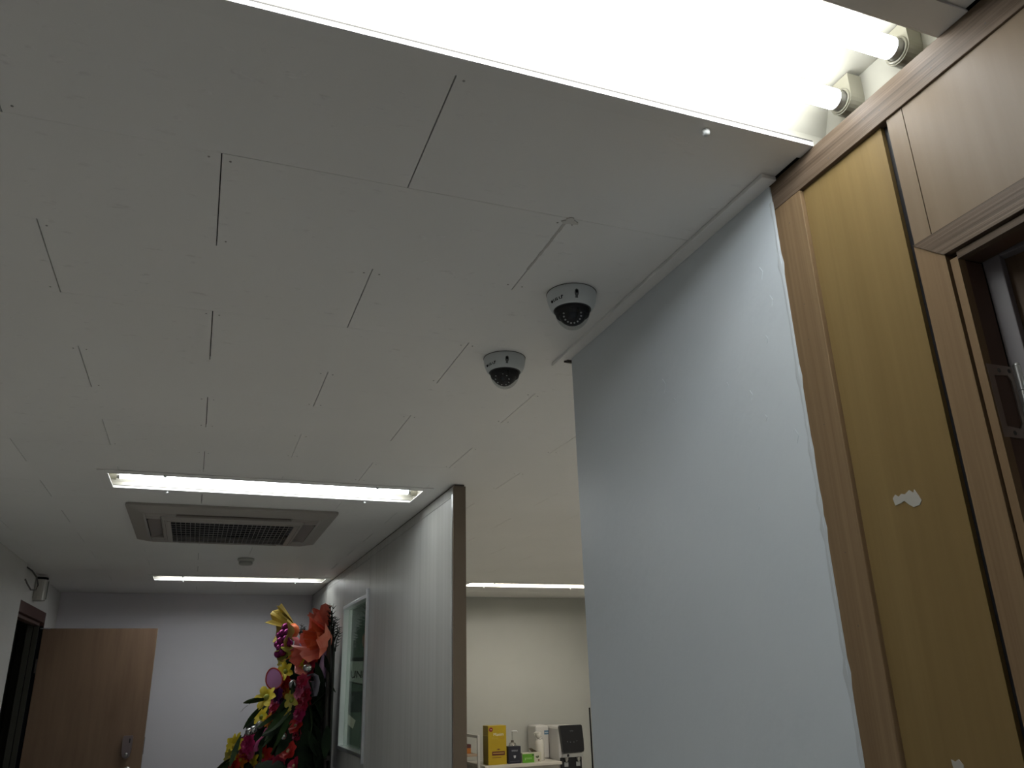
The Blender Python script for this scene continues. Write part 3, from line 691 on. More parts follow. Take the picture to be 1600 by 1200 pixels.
def flower_mesh(kind, size, colname, col):
    key = (kind, size, colname)
    if key in FL: return FL[key]
    if kind == 'gerbera': b = petal_flower(14, size, size * .17, .25, .10, 2, 3)
    elif kind == 'lily': b = petal_flower(6, size, size * .27, .75, .45, 1, 5)
    elif kind == 'daisy': b = petal_flower(9, size, size * .22, .45, .25, 2, 8)
    elif kind == 'poppy': b = petal_flower(7, size, size * .42, .30, .02, 2, 9)
    else: b = ruffle(size, 4)
    me = b.mesh('flower'); me.materials.append(varied('petal_' + colname, tuple(c * .75 for c in col), col, (1, 1, 1), 18.0, .55)); FL[key] = me
    return me
CENTER = {}
def center_mesh(size, colname, col):
    k = (size, colname)
    if k not in CENTER:
        me = MB().lathe([(.0001, size * .32), (size * .12, size * .30), (size * .22, size * .2), (size * .2, size * .06)], 12).mesh('flower_center'); me.materials.append(mat('center_' + colname, col, .7)); CENTER[k] = me
    return CENTER[k]
COL = dict(yellow=(.72, .56, .03), red=(.55, .025, .02), crimson=(.50, .02, .07), pink=(.75, .16, .30), magenta=(.55, .03, .16), orange=(.80, .26, .02), purple=(.16, .02, .17), lemon=(.50, .42, .06), coral=(.78, .16, .10), olive=(.33, .29, .04), lilac=(.42, .20, .42))
def place(o, loc, nrm, spin=0):
    q = Vector((0, 0, 1)).rotation_difference(Vector(nrm).normalized()).to_matrix().to_4x4()
    o.matrix_local = Matrix.Translation(loc) @ q @ Matrix.Rotation(spin, 4, 'Z')
def leaf_mesh(L, W, bend):
    b = MB(); vs = []
    for j in range(7):
        f = j / 6; w_ = W * math.sin(math.pi * min(.98, f * .92 + .05)) ** .8
        for s in (-1, 0, 1): vs.append((s * w_, L * f, -bend * f * f * L + (0 if s else -.12 * w_)))
    b.add(vs, [(j * 3 + q, j * 3 + q + 1, j * 3 + q + 4, j * 3 + q + 3) for j in range(6) for q in (0, 1)], True); return b
M_LEAF = varied('leaf_dark', (.012, .03, .010), (.03, .06, .015), (1, 1, 1), 12.0, .6, spec=.25)
M_LEAF2 = varied('leaf_fern', (.008, .014, .008), (.014, .028, .012), (1, 1, 1), 12.0, .75, spec=.15)
LEAF = leaf_mesh(.26, .018, .35).mesh('leaf'); LEAF.materials.append(M_LEAF)
LEAF2 = leaf_mesh(.20, .030, .25).mesh('leaf'); LEAF2.materials.append(M_LEAF2)
M_STAND = mat('stand_dark', (.04, .035, .03), .6)

def wreath_base(base, label, top):
    t = empty('flower_wreath', base, label, 'flower wreath', 'congratulation wreaths along the partition')
    # easel: two uprights against the partition and a front foot, plus tiers of foam
    for y in (-.16, .16): MB().tube([(.10, y, .0), (.08, y * .8, 1.0), (.06, y * .55, top - .1)], .014, 8).build('stand_leg', M_STAND, t)
    MB().tube([(-.42, 0, .0), (.04, 0, 1.25)], .014, 8).build('stand_leg', M_STAND, t)
    for z in (.45, 1.15): MB().box(.07, .09, -.2, .2, z, z + .03, .003).build('cross_bar', M_STAND, t)
    bk = [(-.20, .25), (.20, .25), (.17, 1.2), (.12, top - .28), (0, top - .12), (-.12, top - .28), (-.17, 1.2)]
    MB().prism(bk, .092, .104, 'x').build('backing_board', mat('backing_dark', (.02, .022, .018), .8), t)
    return t
def core(t, pts, name='foliage_core'):
    """a lumpy dark green bolster through pts [(x,y,z,r)]"""
    for i, (x, y, z, r) in enumerate(pts):
        b = MB(); rr = random.Random(i); vs = []; n, m_ = 8, 12
        for j in range(n + 1):
            for k in range(m_):
                ph, th = math.pi * j / n, 2 * math.pi * k / m_; q = r * (1 + .15 * math.sin(3 * th + i) * math.sin(2 * ph) + (rr.uniform(-.1, .1) if 0 < j < n else 0))
                vs.append((x + q * .8 * math.sin(ph) * math.cos(th), y + q * 1.1 * math.sin(ph) * math.sin(th), z + q * math.cos(ph)))
        b.add(vs, [(j * m_ + k, j * m_ + (k + 1) % m_, (j + 1) * m_ + (k + 1) % m_, (j + 1) * m_ + k) for j in range(n) for k in range(m_)], True)
        b.build(name, M_LEAF2, t)
def flowers(t, base, items):
    for i, (kind, cn, x, y, z, size, nrm) in enumerate(items):
        o = link('flower', flower_mesh(kind, size, cn, COL[cn]), t); place(o, (x - base[0], y - base[1], z - base[2]), nrm, i * 1.3)
        if kind != 'ruffle':
            cc = {'gerbera': ('amber', (.45, .28, .12)), 'lily': ('green', (.3, .33, .05)), 'daisy': ('gold', (.5, .35, .03)), 'poppy': ('pale', (.45, .36, .2))}[kind]
            link('flower_center', center_mesh(size, *cc), o)
def leaves(t, base, items, me=LEAF):
    for (x, y, z, d, roll) in items:
        o = link('leaf', me, t); dv = Vector(d).normalized()
        q = Vector((0, 1, 0)).rotation_difference(dv).to_matrix().to_4x4()
        o.matrix_local = Matrix.Translation((x - base[0], y - base[1], z - base[2])) @ q @ Matrix.Rotation(roll, 4, 'Y')
def paper_wrap(name, t, ctr, axis, r0, r1, L, folds, M, seed, open_=2 * math.pi, a_off=0.0, amp=.16):
    """crumpled wrapping paper: pleated cone from radius r0 to r1 along axis, open toward the front"""
    r = random.Random(seed); b = MB(); n, m_ = 7, folds * 4; vs = []
    ph = [r.uniform(-.5, .5) for _ in range(m_ + 1)]
    for j in range(n + 1):
        f = j / n
        for k in range(m_ + 1):
            a = a_off + open_ * (k / m_ - .5); wv = math.sin(folds * 2 * math.pi * k / m_ + ph[k] * .8)
            q = (r0 + (r1 - r0) * f ** .75) * (1 + amp * f * wv); h = L * f * (1 + .14 * math.sin(folds * math.pi * k / m_ * 2.6 + seed) * f)
            vs.append((q * math.cos(a), q * math.sin(a), h))
    W_ = m_ + 1
    b.add(vs, [(j * W_ + k, j * W_ + k + 1, (j + 1) * W_ + k + 1, (j + 1) * W_ + k) for j in range(n) for k in range(m_)], False)
    o = b.build(name, M, t); place(o, ctr, axis)
    md = o.modifiers.new('thick', 'SOLIDIFY'); md.thickness = .0012
    return o
def ribbon(t, pts, wdir, wd, M, name='ribbon'):
    b = MB(); wv = Vector(wdir).normalized() * wd; vs = []
    for p in pts: p = Vector(p); vs += [p - wv, p + wv]
    b.add(vs, [(2 * i, 2 * i + 1, 2 * i + 3, 2 * i + 2) for i in range(len(pts) - 1)], True)
    o = b.build(name, M, t); md = o.modifiers.new('thick', 'SOLIDIFY'); md.thickness = .001
    return o
def balls(t, items, M):
    me = MB().lathe([(.0001, .030), (.0116, .028), (.0211, .0211), (.028, .011), (.030, 0), (.028, -.011), (.0211, -.0211), (.0116, -.028), (.0001, -.030)], 16).mesh('bauble'); me.materials.append(M)
    for p in items: o = link('bauble', me, t, p); o.rotation_euler = (.4, .3, 0)
M_LILAC = varied('ribbon_lilac', (.33, .20, .36), (.44, .28, .46), (1, 1, 1), 5, .45)
M_CORAL = varied('wrap_coral', (.80, .16, .11), (.88, .27, .20), (1, 1, 1), 9, .5)
M_OLIVE = varied('wrap_olive', (.24, .17, .02), (.36, .25, .03), (1, 1, 1), 9, .5)
M_ORIB = mat('ribbon_orange', (.80, .17, .05), .35)
M_GREYRIB = mat('ribbon_slate', (.16, .15, .19), .45)
M_BALL = mat('bauble_magenta', (.22, .02, .13), .15, .55)
M_SILVER = mat('bauble_silver', (.5, .5, .5), .2, .8)

# world points found for the two wreaths (near one at y 6.0, far one at y 6.75)
NB = (0.80, 5.98, 0.0); FB = (0.74, 6.72, 0.0)
wn_ = wreath_base(NB, 'flower wreath with coral paper bouquet on top, nearest the partition window', 2.1)
wf_ = wreath_base(FB, 'flower wreath with yellow wrapped purple baubles on top, left of the coral one', 2.05)
NEAR = [
    ('ruffle', 'crimson', 0.698, 5.878, 1.639, 0.05, (-0.73, -0.7, 0.32)),
    ('ruffle', 'pink', 0.73, 5.94, 1.596, 0.055, (-0.97, -0.84, 0.43)),
    ('ruffle', 'pink', 0.683, 5.881, 1.574, 0.05, (-0.88, -0.45, 0.26)),
    ('lily', 'lemon', 0.656, 5.974, 1.522, 0.085, (-0.76, -0.59, 0.12)),
    ('ruffle', 'crimson', 0.726, 5.942, 1.502, 0.06, (-0.57, -0.64, 0.38)),
    ('ruffle', 'magenta', 0.708, 5.947, 1.432, 0.06, (-0.97, -0.55, 0.32)),
    ('ruffle', 'crimson', 0.735, 5.888, 1.544, 0.05, (-0.98, -0.5, 0.26)),
    ('poppy', 'red', 0.686, 5.955, 1.359, 0.06, (-0.56, -0.56, 0.46)),
    ('poppy', 'red', 0.643, 5.903, 1.209, 0.066, (-0.6, -0.67, 0.47)),
    ('poppy', 'crimson', 0.603, 5.981, 1.134, 0.066, (-0.95, -0.8, 0.15)),
    ('daisy', 'lemon', 0.628, 5.994, 1.436, 0.045, (-0.78, -0.6, 0.19)),
    ('ruffle', 'crimson', 0.746, 5.921, 1.754, 0.055, (-0.81, -0.71, 0.31)),
    ('daisy', 'yellow', 0.725, 5.933, 1.754, 0.05, (-0.55, -0.58, 0.47)),
    ('ruffle', 'crimson', 0.746, 5.977, 1.697, 0.05, (-0.5, -0.58, 0.12)),
    ('lily', 'orange', 0.784, 5.978, 1.745, 0.04, (-0.52, -0.49, 0.31)),
    ('ruffle', 'crimson', 0.695, 5.954, 1.299, 0.045, (-0.89, -0.52, 0.31)),
    ('poppy', 'crimson', 0.685, 5.886, 1.119, 0.06, (-0.97, -0.51, 0.5)),
]
FAR = [
    ('lily', 'yellow', 0.659, 6.554, 1.715, 0.085, (-0.6, -0.69, 0.12)),
    ('ruffle', 'red', 0.656, 6.587, 1.647, 0.06, (-0.62, -0.5, 0.07)),
    ('ruffle', 'pink', 0.685, 6.638, 1.625, 0.045, (-0.98, -0.56, 0.2)),
    ('daisy', 'orange', 0.635, 6.681, 1.584, 0.045, (-0.51, -0.65, 0.5)),
    ('ruffle', 'orange', 0.667, 6.59, 1.573, 0.05, (-0.96, -0.61, 0.06)),
    ('ruffle', 'purple', 0.609, 6.572, 1.559, 0.055, (-0.8, -0.61, 0.12)),
    ('lily', 'yellow', 0.536, 6.547, 1.531, 0.11, (-0.57, -0.72, 0.48)),
    ('ruffle', 'pink', 0.614, 6.683, 1.485, 0.065, (-0.81, -0.67, 0.28)),
    ('ruffle', 'crimson', 0.601, 6.643, 1.445, 0.05, (-0.7, -0.63, 0.33)),
    ('lily', 'yellow', 0.522, 6.69, 1.398, 0.085, (-0.75, -0.68, 0.37)),
    ('daisy', 'orange', 0.568, 6.578, 1.376, 0.06, (-0.85, -0.46, 0.28)),
    ('daisy', 'yellow', 0.351, 6.628, 1.209, 0.105, (-0.99, -0.68, 0.31)),
    ('ruffle', 'magenta', 0.427, 6.543, 1.23, 0.065, (-0.69, -0.6, 0.08)),
    ('ruffle', 'crimson', 0.428, 6.64, 1.165, 0.07, (-0.77, -0.58, 0.21)),
    ('daisy', 'red', 0.546, 6.653, 1.138, 0.1, (-0.63, -0.84, 0.08)),
    ('daisy', 'orange', 0.391, 6.648, 1.117, 0.07, (-0.52, -0.75, 0.26)),
    ('daisy', 'yellow', 0.47, 6.635, 1.099, 0.09, (-0.84, -0.7, 0.19)),
    ('daisy', 'olive', 0.315, 6.599, 1.144, 0.06, (-0.7, -0.73, 0.22)),
    ('ruffle', 'magenta', 0.443, 6.664, 1.277, 0.05, (-0.99, -0.62, 0.38)),
    ('ruffle', 'pink', 0.456, 6.59, 1.162, 0.04, (-0.89, -0.53, 0.16)),
    ('ruffle', 'red', 0.35, 6.57, 1.081, 0.06, (-0.78, -0.57, 0.1)),
    ('ruffle', 'crimson', 0.526, 6.592, 1.07, 0.06, (-0.83, -0.52, 0.25)),
    ('ruffle', 'crimson', 0.627, 6.677, 1.638, 0.05, (-0.92, -0.72, 0.34)),
    ('daisy', 'lemon', 0.64, 6.682, 1.777, 0.05, (-0.77, -0.76, 0.1)),
    ('ruffle', 'purple', 0.652, 6.625, 1.532, 0.05, (-0.9, -0.53, 0.43)),
    ('ruffle', 'crimson', 0.596, 6.569, 1.082, 0.06, (-0.86, -0.53, 0.34)),
]
flowers(wn_, NB, NEAR); flowers(wf_, FB, FAR)
core(wn_, [(x - NB[0], y - NB[1], z, r) for x, y, z, r in [(0.767, 6.08, 1.738, 0.1), (0.773, 6.08, 1.639, 0.1), (0.759, 6.08, 1.542, 0.12), (0.745, 6.08, 1.437, 0.13), (0.731, 6.08, 1.343, 0.14), (0.728, 6.08, 1.24, 0.16), (0.716, 6.08, 1.13, 0.18)]])
core(wf_, [(x - FB[0], y - FB[1], z, r) for x, y, z, r in [(0.723, 6.85, 1.802, 0.1), (0.707, 6.85, 1.692, 0.1), (0.693, 6.85, 1.583, 0.12), (0.667, 6.85, 1.465, 0.14), (0.621, 6.85, 1.35, 0.17), (0.585, 6.85, 1.247, 0.19), (0.549, 6.85, 1.156, 0.2), (0.513, 6.85, 1.066, 0.22)]])
core(wn_, [(-.22, .05, .95, .2), (-.22, .05, .75, .2), (-.25, .05, .55, .2)])
core(wf_, [(-.30, .05, .90, .22), (-.32, .05, .70, .22), (-.34, .05, .50, .22)])
leaves(wf_, FB, [(0.52, 6.55, 1.495, (-0.105, -0.05, -0.09), 0.6), (0.528, 6.55, 1.526, (-0.081, -0.05, -0.002), 1.4), (0.522, 6.55, 1.536, (-0.067, -0.05, -0.003), 0.4), (0.65, 6.55, 1.46, (-0.113, -0.05, -0.095), 1.2), (0.64, 6.55, 1.44, (-0.067, -0.05, -0.136), 0.7), (0.634, 6.55, 1.39, (-0.039, -0.05, -0.107), 1), (0.371, 6.55, 1.291, (-0.043, -0.05, -0.112), 0.3), (0.333, 6.55, 1.146, (-0.07, -0.05, -0.021), 0.5), (0.325, 6.55, 1.128, (-0.053, -0.05, -0.037), 1.1), (0.507, 6.55, 1.265, (0.018, -0.05, -0.077), 0.8), (0.477, 6.55, 1.256, (0.032, -0.05, -0.057), 0.3), (0.581, 6.55, 1.392, (0.052, -0.05, 0.08), 0.4)])
leaves(wn_, NB, [(0.623, 5.9, 1.482, (-0.084, -0.05, -0.087), 0.9), (0.635, 5.9, 1.454, (-0.084, -0.05, -0.095), 1.3), (0.645, 5.9, 1.445, (-0.064, -0.05, -0.114), 0.5), (0.65, 5.9, 1.38, (-0.104, -0.05, -0.083), 0.2), (0.737, 5.9, 1.525, (0.049, -0.05, -0.103), 0.8)])
leaves(wn_, NB, [(0.613, 5.95, 1.426, (-0.074, -0.05, -0.096), 0.9), (0.634, 5.95, 1.398, (-0.064, -0.05, -0.105), 0.4), (0.659, 5.95, 1.323, (-0.057, -0.05, -0.085), 0.9), (0.596, 5.95, 1.399, (-0.076, -0.05, -0.068), 1.4), (0.695, 5.95, 1.659, (-0.043, -0.05, -0.038), 0.4), (0.805, 5.95, 1.832, (0.048, -0.05, -0.061), 0.2), (0.793, 5.95, 1.695, (0.066, -0.05, -0.04), 0.9), (0.788, 5.95, 1.618, (0.052, -0.05, -0.152), 0.3), (0.765, 5.95, 1.505, (0.041, -0.05, -0.131), 1)], LEAF2)
for i in range(26):                       # dark fern fronds hiding the back of the near wreath
    z = .85 + i * .034; r_ = random.Random(i)
    leaves(wn_, NB, [(.86 + r_.uniform(-.03, .01), 5.84 + r_.uniform(-.05, .10), z, (r_.uniform(-.35, .05), r_.uniform(-.15, .25), r_.uniform(.5, .9) * r_.choice((-1, 1))), r_.uniform(0, 3))], LEAF2)
M_TWIG = mat('twig_dark', (.014, .016, .012), .7)
for i, (a, b) in enumerate([((0.88, 5.93, 1.919), (0.857, 5.9, 2.154)), ((0.885, 5.93, 1.919), (0.884, 5.9, 2.151)), ((0.89, 5.93, 1.929), (0.872, 5.9, 2.098)), ((0.895, 5.93, 1.919), (0.92, 5.9, 2.058)), ((0.901, 5.93, 1.909), (0.935, 5.9, 1.997)), ((0.893, 5.93, 1.909), (0.855, 5.9, 2.109)), ((0.902, 5.93, 1.889), (0.917, 5.9, 2.018)), ((0.915, 5.93, 1.83), (0.943, 5.9, 1.967)), ((0.878, 5.93, 1.949), (0.898, 5.9, 2.068)), ((0.768, 6.62, 1.914), (0.753, 6.6, 2.067)), ((0.771, 6.62, 1.914), (0.793, 6.6, 2.023)), ((0.768, 6.62, 1.958), (0.736, 6.6, 2.029)), ((0.773, 6.62, 1.925), (0.803, 6.6, 1.957)), ((0.771, 6.62, 1.903), (0.811, 6.6, 1.913)), ((0.763, 6.62, 1.991), (0.774, 6.6, 2.045))]):
    par, bs = (wn_, NB) if i < 9 else (wf_, FB)
    a = Vector(a) - Vector(bs); b = Vector(b) - Vector(bs); mid = a.lerp(b, .55) + Vector((.012 * (-1) ** i, 0, 0)); tb = MB().tube([a, mid, b], [.006, .004, .0012], 6)
    for f in (.25, .4, .55, .7, .85):
        p = a.lerp(b, f)
        for s in (-1, 1): tb.tube([p, p + (b - a) * .10 + Vector((.020 * s, .01 * s, 0))], [.0035, .0008], 5)
    tb.build('twig', M_TWIG, par)
c0 = Vector((0.857, 5.95, 1.921)) - Vector(NB)
paper_wrap('wrapping_paper', wn_, c0 + Vector((.03, .02, -.02)), (-.86, -.30, .10), .03, .150, .15, 4, M_CORAL, 2, 5.4, 0.3, .26)
paper_wrap('wrapping_paper', wn_, c0 + Vector((-.02, -.01, -.10)), (-.85, -.25, -.30), .02, .105, .19, 3, M_CORAL, 5, 4.6, .9, .26)
paper_wrap('wrapping_paper', wn_, c0 + Vector((.0, .0, .06)), (-.45, -.30, .80), .02, .07, .15, 3, M_CORAL, 9, 4.6, 2.2, .30)
paper_wrap('inner_paper', wn_, c0 + Vector((.01, .0, .0)), (-.80, -.45, .05), .02, .075, .16, 4, mat('wrap_orange', (.85, .17, .07), .45), 3, 6.0, 0, .4)
f0 = Vector((0.669, 6.66, 1.961)) - Vector(FB)
paper_wrap('wrapping_paper', wf_, f0 + Vector((.055, .02, .03)), (-.90, -.22, .05), .03, .140, .12, 4, M_OLIVE, 4, 5.4, .2, .18)
paper_wrap('wrapping_paper', wf_, f0 + Vector((.02, .0, .09)), (-.78, -.15, .45), .02, .085, .17, 3, M_OLIVE, 7, 4.2, 1.4, .2)
paper_wrap('wrapping_paper', wf_, f0 + Vector((.05, -.02, -.07)), (-.70, -.45, -.55), .02, .075, .13, 3, mat('wrap_lime', (.33, .34, .04), .5), 11, 4.6, .5, .22)
balls(wf_, [f0 + Vector((.018, 0, -.022)) + Vector(p) for p in ((-.075, -.06, .055), (-.045, -.08, .015), (-.085, -.06, .0), (-.06, -.075, -.045), (-.085, -.05, -.05), (-.04, -.08, .06), (-.09, -.04, .04), (-.065, -.07, -.085), (-.095, -.04, -.095), (-.02, -.085, -.02), (-.055, -.06, .10), (-.10, -.03, -.025))], M_BALL)
ribbon(wf_, [f0 + Vector(p) for p in ((.01, -.10, .10), (.035, -.13, .075), (.045, -.14, .04), (.03, -.125, .005))], (1, .5, .2), .022, M_ORIB)
ribbon(wf_, [f0 + Vector(p) for p in ((.03, -.12, .0), (.05, -.145, -.03), (.045, -.14, -.075), (.015, -.115, -.10))], (1, .5, .1), .024, mat('ribbon_pink', (.80, .20, .22), .35))
ribbon(wf_, [f0 + Vector(p) for p in ((.03, -.11, -.09), (.03, -.14, -.12), (-.005, -.13, -.155), (-.04, -.10, -.165))], (1, .5, .3), .022, M_ORIB)
def wp(p, b): return tuple(Vector(p) - Vector(b))
ribbon(wf_, [wp(p, FB) for p in ((0.736, 6.55, 1.938), (0.732, 6.53, 1.878), (0.729, 6.52, 1.802), (0.739, 6.53, 1.728))], (1, .2, 0), .024, M_LILAC)
ribbon(wn_, [wp(p, NB) for p in ((0.856, 5.92, 1.85), (0.846, 5.9, 1.8), (0.835, 5.9, 1.751), (0.839, 5.9, 1.655))], (1, .3, 0), .028, M_LILAC)
ribbon(wn_, [wp(p, NB) for p in ((0.824, 5.95, 1.782), (0.81, 5.92, 1.714), (0.808, 5.92, 1.637), (0.81, 5.93, 1.561))], (1, .3, 0), .022, M_GREYRIB)
ribbon(wn_, [wp(p, NB) for p in ((0.723, 5.86, 1.671), (0.751, 5.84, 1.686), (0.78, 5.84, 1.67), (0.794, 5.84, 1.627), (0.786, 5.84, 1.571), (0.78, 5.86, 1.541), (0.771, 5.88, 1.571), (0.766, 5.9, 1.638))], (.5, -.8, .1), .028, M_GREYRIB)
hp_ = []
for i in range(26):
    a = 2 * math.pi * i / 26; hp_.append((.058 * math.cos(a) * (1 - .12 * math.sin(a)), .074 * math.sin(a)))
h0 = Vector((0.57, 6.55, 1.669)) - Vector(FB)
hrt = MB().add([(0, 0, .012)] + [(x, y, 0) for x, y in hp_], [(0, i + 1, (i + 1) % 26 + 1) for i in range(26)], True).build('paper_petal', mat('petal_lilac', (.58, .26, .52), .5), wf_); place(hrt, h0, (-.3, -.93, .1))
hrm = MB().tube([(x * 1.02, y * 1.02, -.001) for x, y in hp_] + [(hp_[0][0] * 1.02, hp_[0][1] * 1.02, -.001)], .005, 6).build('petal_edge', mat('petal_edge_red', (.5, .05, .03), .5), hrt)
ribbon(wf_, [wp(p, FB) for p in ((0.548, 6.55, 1.333), (0.524, 6.52, 1.28), (0.489, 6.5, 1.249), (0.475, 6.5, 1.21), (0.485, 6.5, 1.181))], (.9, .2, .3), .016, mat('ribbon_hotpink', (.72, .14, .36), .4))
balls(wf_, [wp(p, FB) for p in ((0.456, 6.55, 1.322), (0.426, 6.55, 1.308), (0.495, 6.55, 1.353))], M_SILVER)
balls(wn_, [wp(p, NB) for p in ((0.593, 5.9, 1.303), (0.725, 5.86, 1.724), (0.643, 5.9, 1.622))], M_SILVER)

# ------------------------------------------------------------------ pantry
CT = 0.925                       # counter top height
kc = empty('pantry_counter', (2.77, 7.47, 0), 'low white pantry counter against the cream wall', 'counter')
def krel(mb, name, M, par=None, label=None): return rel(mb, name, M, par or kc, label)
M_CTOP = mat('counter_top', (.55, .52, .45), .4); M_CBODY = mat('counter_body', (.46, .43, .38), .5)
krel(MB().box(2.44, 3.165, 7.20, 7.765, CT - .025, CT, .004), 'counter_top', M_CTOP)
krel(MB().box(2.45, 3.15, 7.24, 7.76, .08, CT - .0255), 'body', M_CBODY)
for i in range(2):
    x = 2.455 + i * .331
    d_ = krel(MB().box(x, x + .325, 7.222, 7.2395, .10, CT - .06, .002), 'cabinet_door', M_CBODY)
    MB().box(x + (.28 if i == 0 else .03), x + (.292 if i == 0 else .042), 7.210, 7.2218, .62, .74, .002).build('handle', M_METAL, d_)
krel(MB().box(2.45, 3.09, 7.27, 7.75, 0, .0795), 'plinth', M_BLACKM)
def flat_text(body, size, M, x, y, z, par, name='lettering'):
    """lettering on a face looking toward -Y"""
    vs, fs = text_mesh(body, size)
    return MB().add([(x + v.x, y, z + v.y) for v in vs], fs).build(name, M, par)
# yellow carton
yb = empty('coffee_carton', (2.572, 7.32, CT), 'tall yellow coffee mix carton with a red round badge on the counter', 'box')
M_YEL = varied('carton_yellow', (.37, .25, .004), (.40, .28, .006), (1, 1, 1), 8, .4)
MB().box(-.085, .085, -.07, .07, .0005, .315, .0015).build('carton', M_YEL, yb)
MB().box(-.0853, -.0848, -.0695, .0695, .004, .232).build('side_print', mat('carton_side', (.22, .16, .008), .5), yb)
MB().box(-.0853, -.0848, -.0695, .0695, .237, .312).build('side_flap', mat('carton_flap', (.28, .20, .01), .5), yb)
bd = MB().disc(.0185, 0, 24, (-.058, -.0706, .284), 'y').build('badge', mat('badge_red', (.20, .01, .015), .4), yb)
flat_text('100', .012, mat('print_white', (.7, .68, .62), .5), -.058, -.0711, .284, bd)
flat_text('Maxim', .036, mat('print_white', (.7, .68, .62)), .012, -.0707, .243, yb)
flat_text('Mocha', .022, mat('print_gold', (.42, .30, .05), .4), -.022, -.0707, .213, yb)
flat_text('Gold', .022, mat('print_brown', (.35, .16, .03), .4), .045, -.0707, .213, yb)
MB().box(-.05, .068, -.0712, -.0702, .075, .107).build('print_panel', mat('print_darkbrown', (.10, .02, .008), .4), yb)
MB().box(-.042, .060, -.0716, -.0711, .088, .096).build('print_bar', mat('print_tan', (.40, .25, .06), .4), yb)
MB().prism([(-.01, .122), (.01, .128), (.03, .122), (.01, .118)], -.0712, -.0702, 'y').build('print_cup', mat('print_darkbrown', (.1, .02, .008)), yb)
MB().box(-.05, .035, -.0710, -.0702, .056, .060).build('print_line', mat('print_darkbrown', (.1, .02, .008)), yb)
# black carton
kb = empty('black_carton', (2.735, 7.30, CT), 'small black carton with white print next to the yellow carton', 'box')
MB().box(-.058, .058, -.045, .045, .0005, .140, .0012).build('carton', mat('carton_black', (.012, .013, .022), .45), kb)
flat_text('KANU', .020, mat('print_pale', (.45, .45, .48), .5), .0, -.0457, .104, kb)
MB().prism([(-.011, .066), (.011, .066), (.009, .050), (0, .042), (-.009, .050)], -.0462, -.0452, 'y').build('print_cup', mat('print_pale', (.45, .45, .48)), kb)
MB().box(-.045, .045, -.0460, -.0452, .018, .021).build('print_line', mat('print_dim', (.12, .12, .15), .5), kb)
# clear pump dispenser behind the black carton
pu = empty('clear_pump', (2.80, 7.48, CT), 'clear pump bottle standing behind the small black carton', 'bottle')
M_CLR = glass_mat('clear_plastic', (.93, .93, .92), .14, .08)
MB().lathe([(.0001, .001), (.034, .001), (.036, .01), (.036, .13), (.03, .15), (.012, .16), (.012, .172)], 20).build('bottle', M_CLR, pu)
MB().cyl(.013, .158, .175, 14).build('collar', mat('pump_brown', (.10, .08, .06), .5), pu)
MB().cyl(.005, .175, .245, 10).build('stem', M_CLR, pu)
MB().tube([(-.012, 0, .248), (.012, 0, .252), (.045, 0, .250), (.052, 0, .240)], .006, 8).build('nozzle', M_WHITEP, pu)
# green tea box
gt = empty('tea_box', (2.895, 7.29, CT), 'flat green and white tea box beside the black carton', 'box')
MB().box(-.09, .09, -.04, .04, .0005, .080, .0012).build('carton', mat('tea_white', (.50, .48, .38), .5), gt)
MB().box(-.0895, .022, -.0408, -.0402, .002, .072).build('green_print', mat('tea_green', (.10, .30, .015), .45), gt)
flat_text('green', .030, mat('print_lime', (.40, .55, .25), .5), -.035, -.0413, .038, gt)
MB().box(.004, .018, -.0412, -.0406, .055, .068).build('print_mark', mat('print_forest', (.02, .07, .01), .5), gt)
lfm = mat('print_leaf', (.06, .07, .03), .5)
MB().prism([(.035, .045), (.045, .055), (.05, .045), (.06, .058), (.07, .048), (.062, .036), (.048, .034)], -.0408, -.0402, 'y').build('print_leaf', lfm, gt)
MB().box(.058, .072, -.0408, -.0402, .012, .024).build('print_mark', mat('print_darkbrown', (.1, .02, .008)), gt)
MB().add([(.022, .02, .081), (.08, .02, .081), (.0, -.035, .118), (-.0, .03, .112)], [(0, 1, 2), (0, 2, 3)]).build('open_flap', mat('tea_flap', (.10, .08, .05), .6), gt)
# white flask
fk = empty('white_flask', (3.035, 7.40, CT), 'white flask bottle with a tilted cap beside the tea box', 'bottle')
MB().lathe([(.0001, .001), (.040, .001), (.042, .006), (.042, .125), (.040, .150), (.030, .172), (.022, .180), (.022, .196)], 28).build('body', mat('flask_white', (.60, .58, .52), .35), fk)
cp_ = MB().lathe([(.0001, .040), (.020, .040), (.026, .034), (.027, .004), (.024, 0), (.0001, 0)], 24).build('cap', mat('flask_white', (.6, .58, .52)), fk); cp_.matrix_local = Matrix.Translation((-.004, 0, .196)) @ Matrix.Rotation(-.32, 4, 'Y')
MB().tube([(-.012, -.02, .232), (-.045, -.02, .236), (-.060, -.02, .228), (-.055, -.02, .215)], .008, 8).build('spout', mat('flask_white', (.6, .58, .52)), fk)
MB().tube([(-.022, -.012, .188), (-.005, -.030, .178), (.018, -.022, .182)], .004, 6).build('wire_bail', M_METAL, fk)
# white appliance
wa = empty('cup_dispenser', (3.075, 7.64, CT), 'tall white appliance with a blue label behind the flask', 'appliance')
MB().box(-.02, .1155, -.10, .10, .001, .285, .012).build('body', mat('appliance_white', (.54, .53, .50), .4), wa)
MB().box(.068, .112, -.1012, -.1002, .205, .24).build('label', mat('label_blue', (.08, .17, .26), .5), wa)
MB().box(.072, .108, -.1016, -.1011, .220, .225).build('label_line', mat('label_white', (.5, .55, .58), .5), wa)
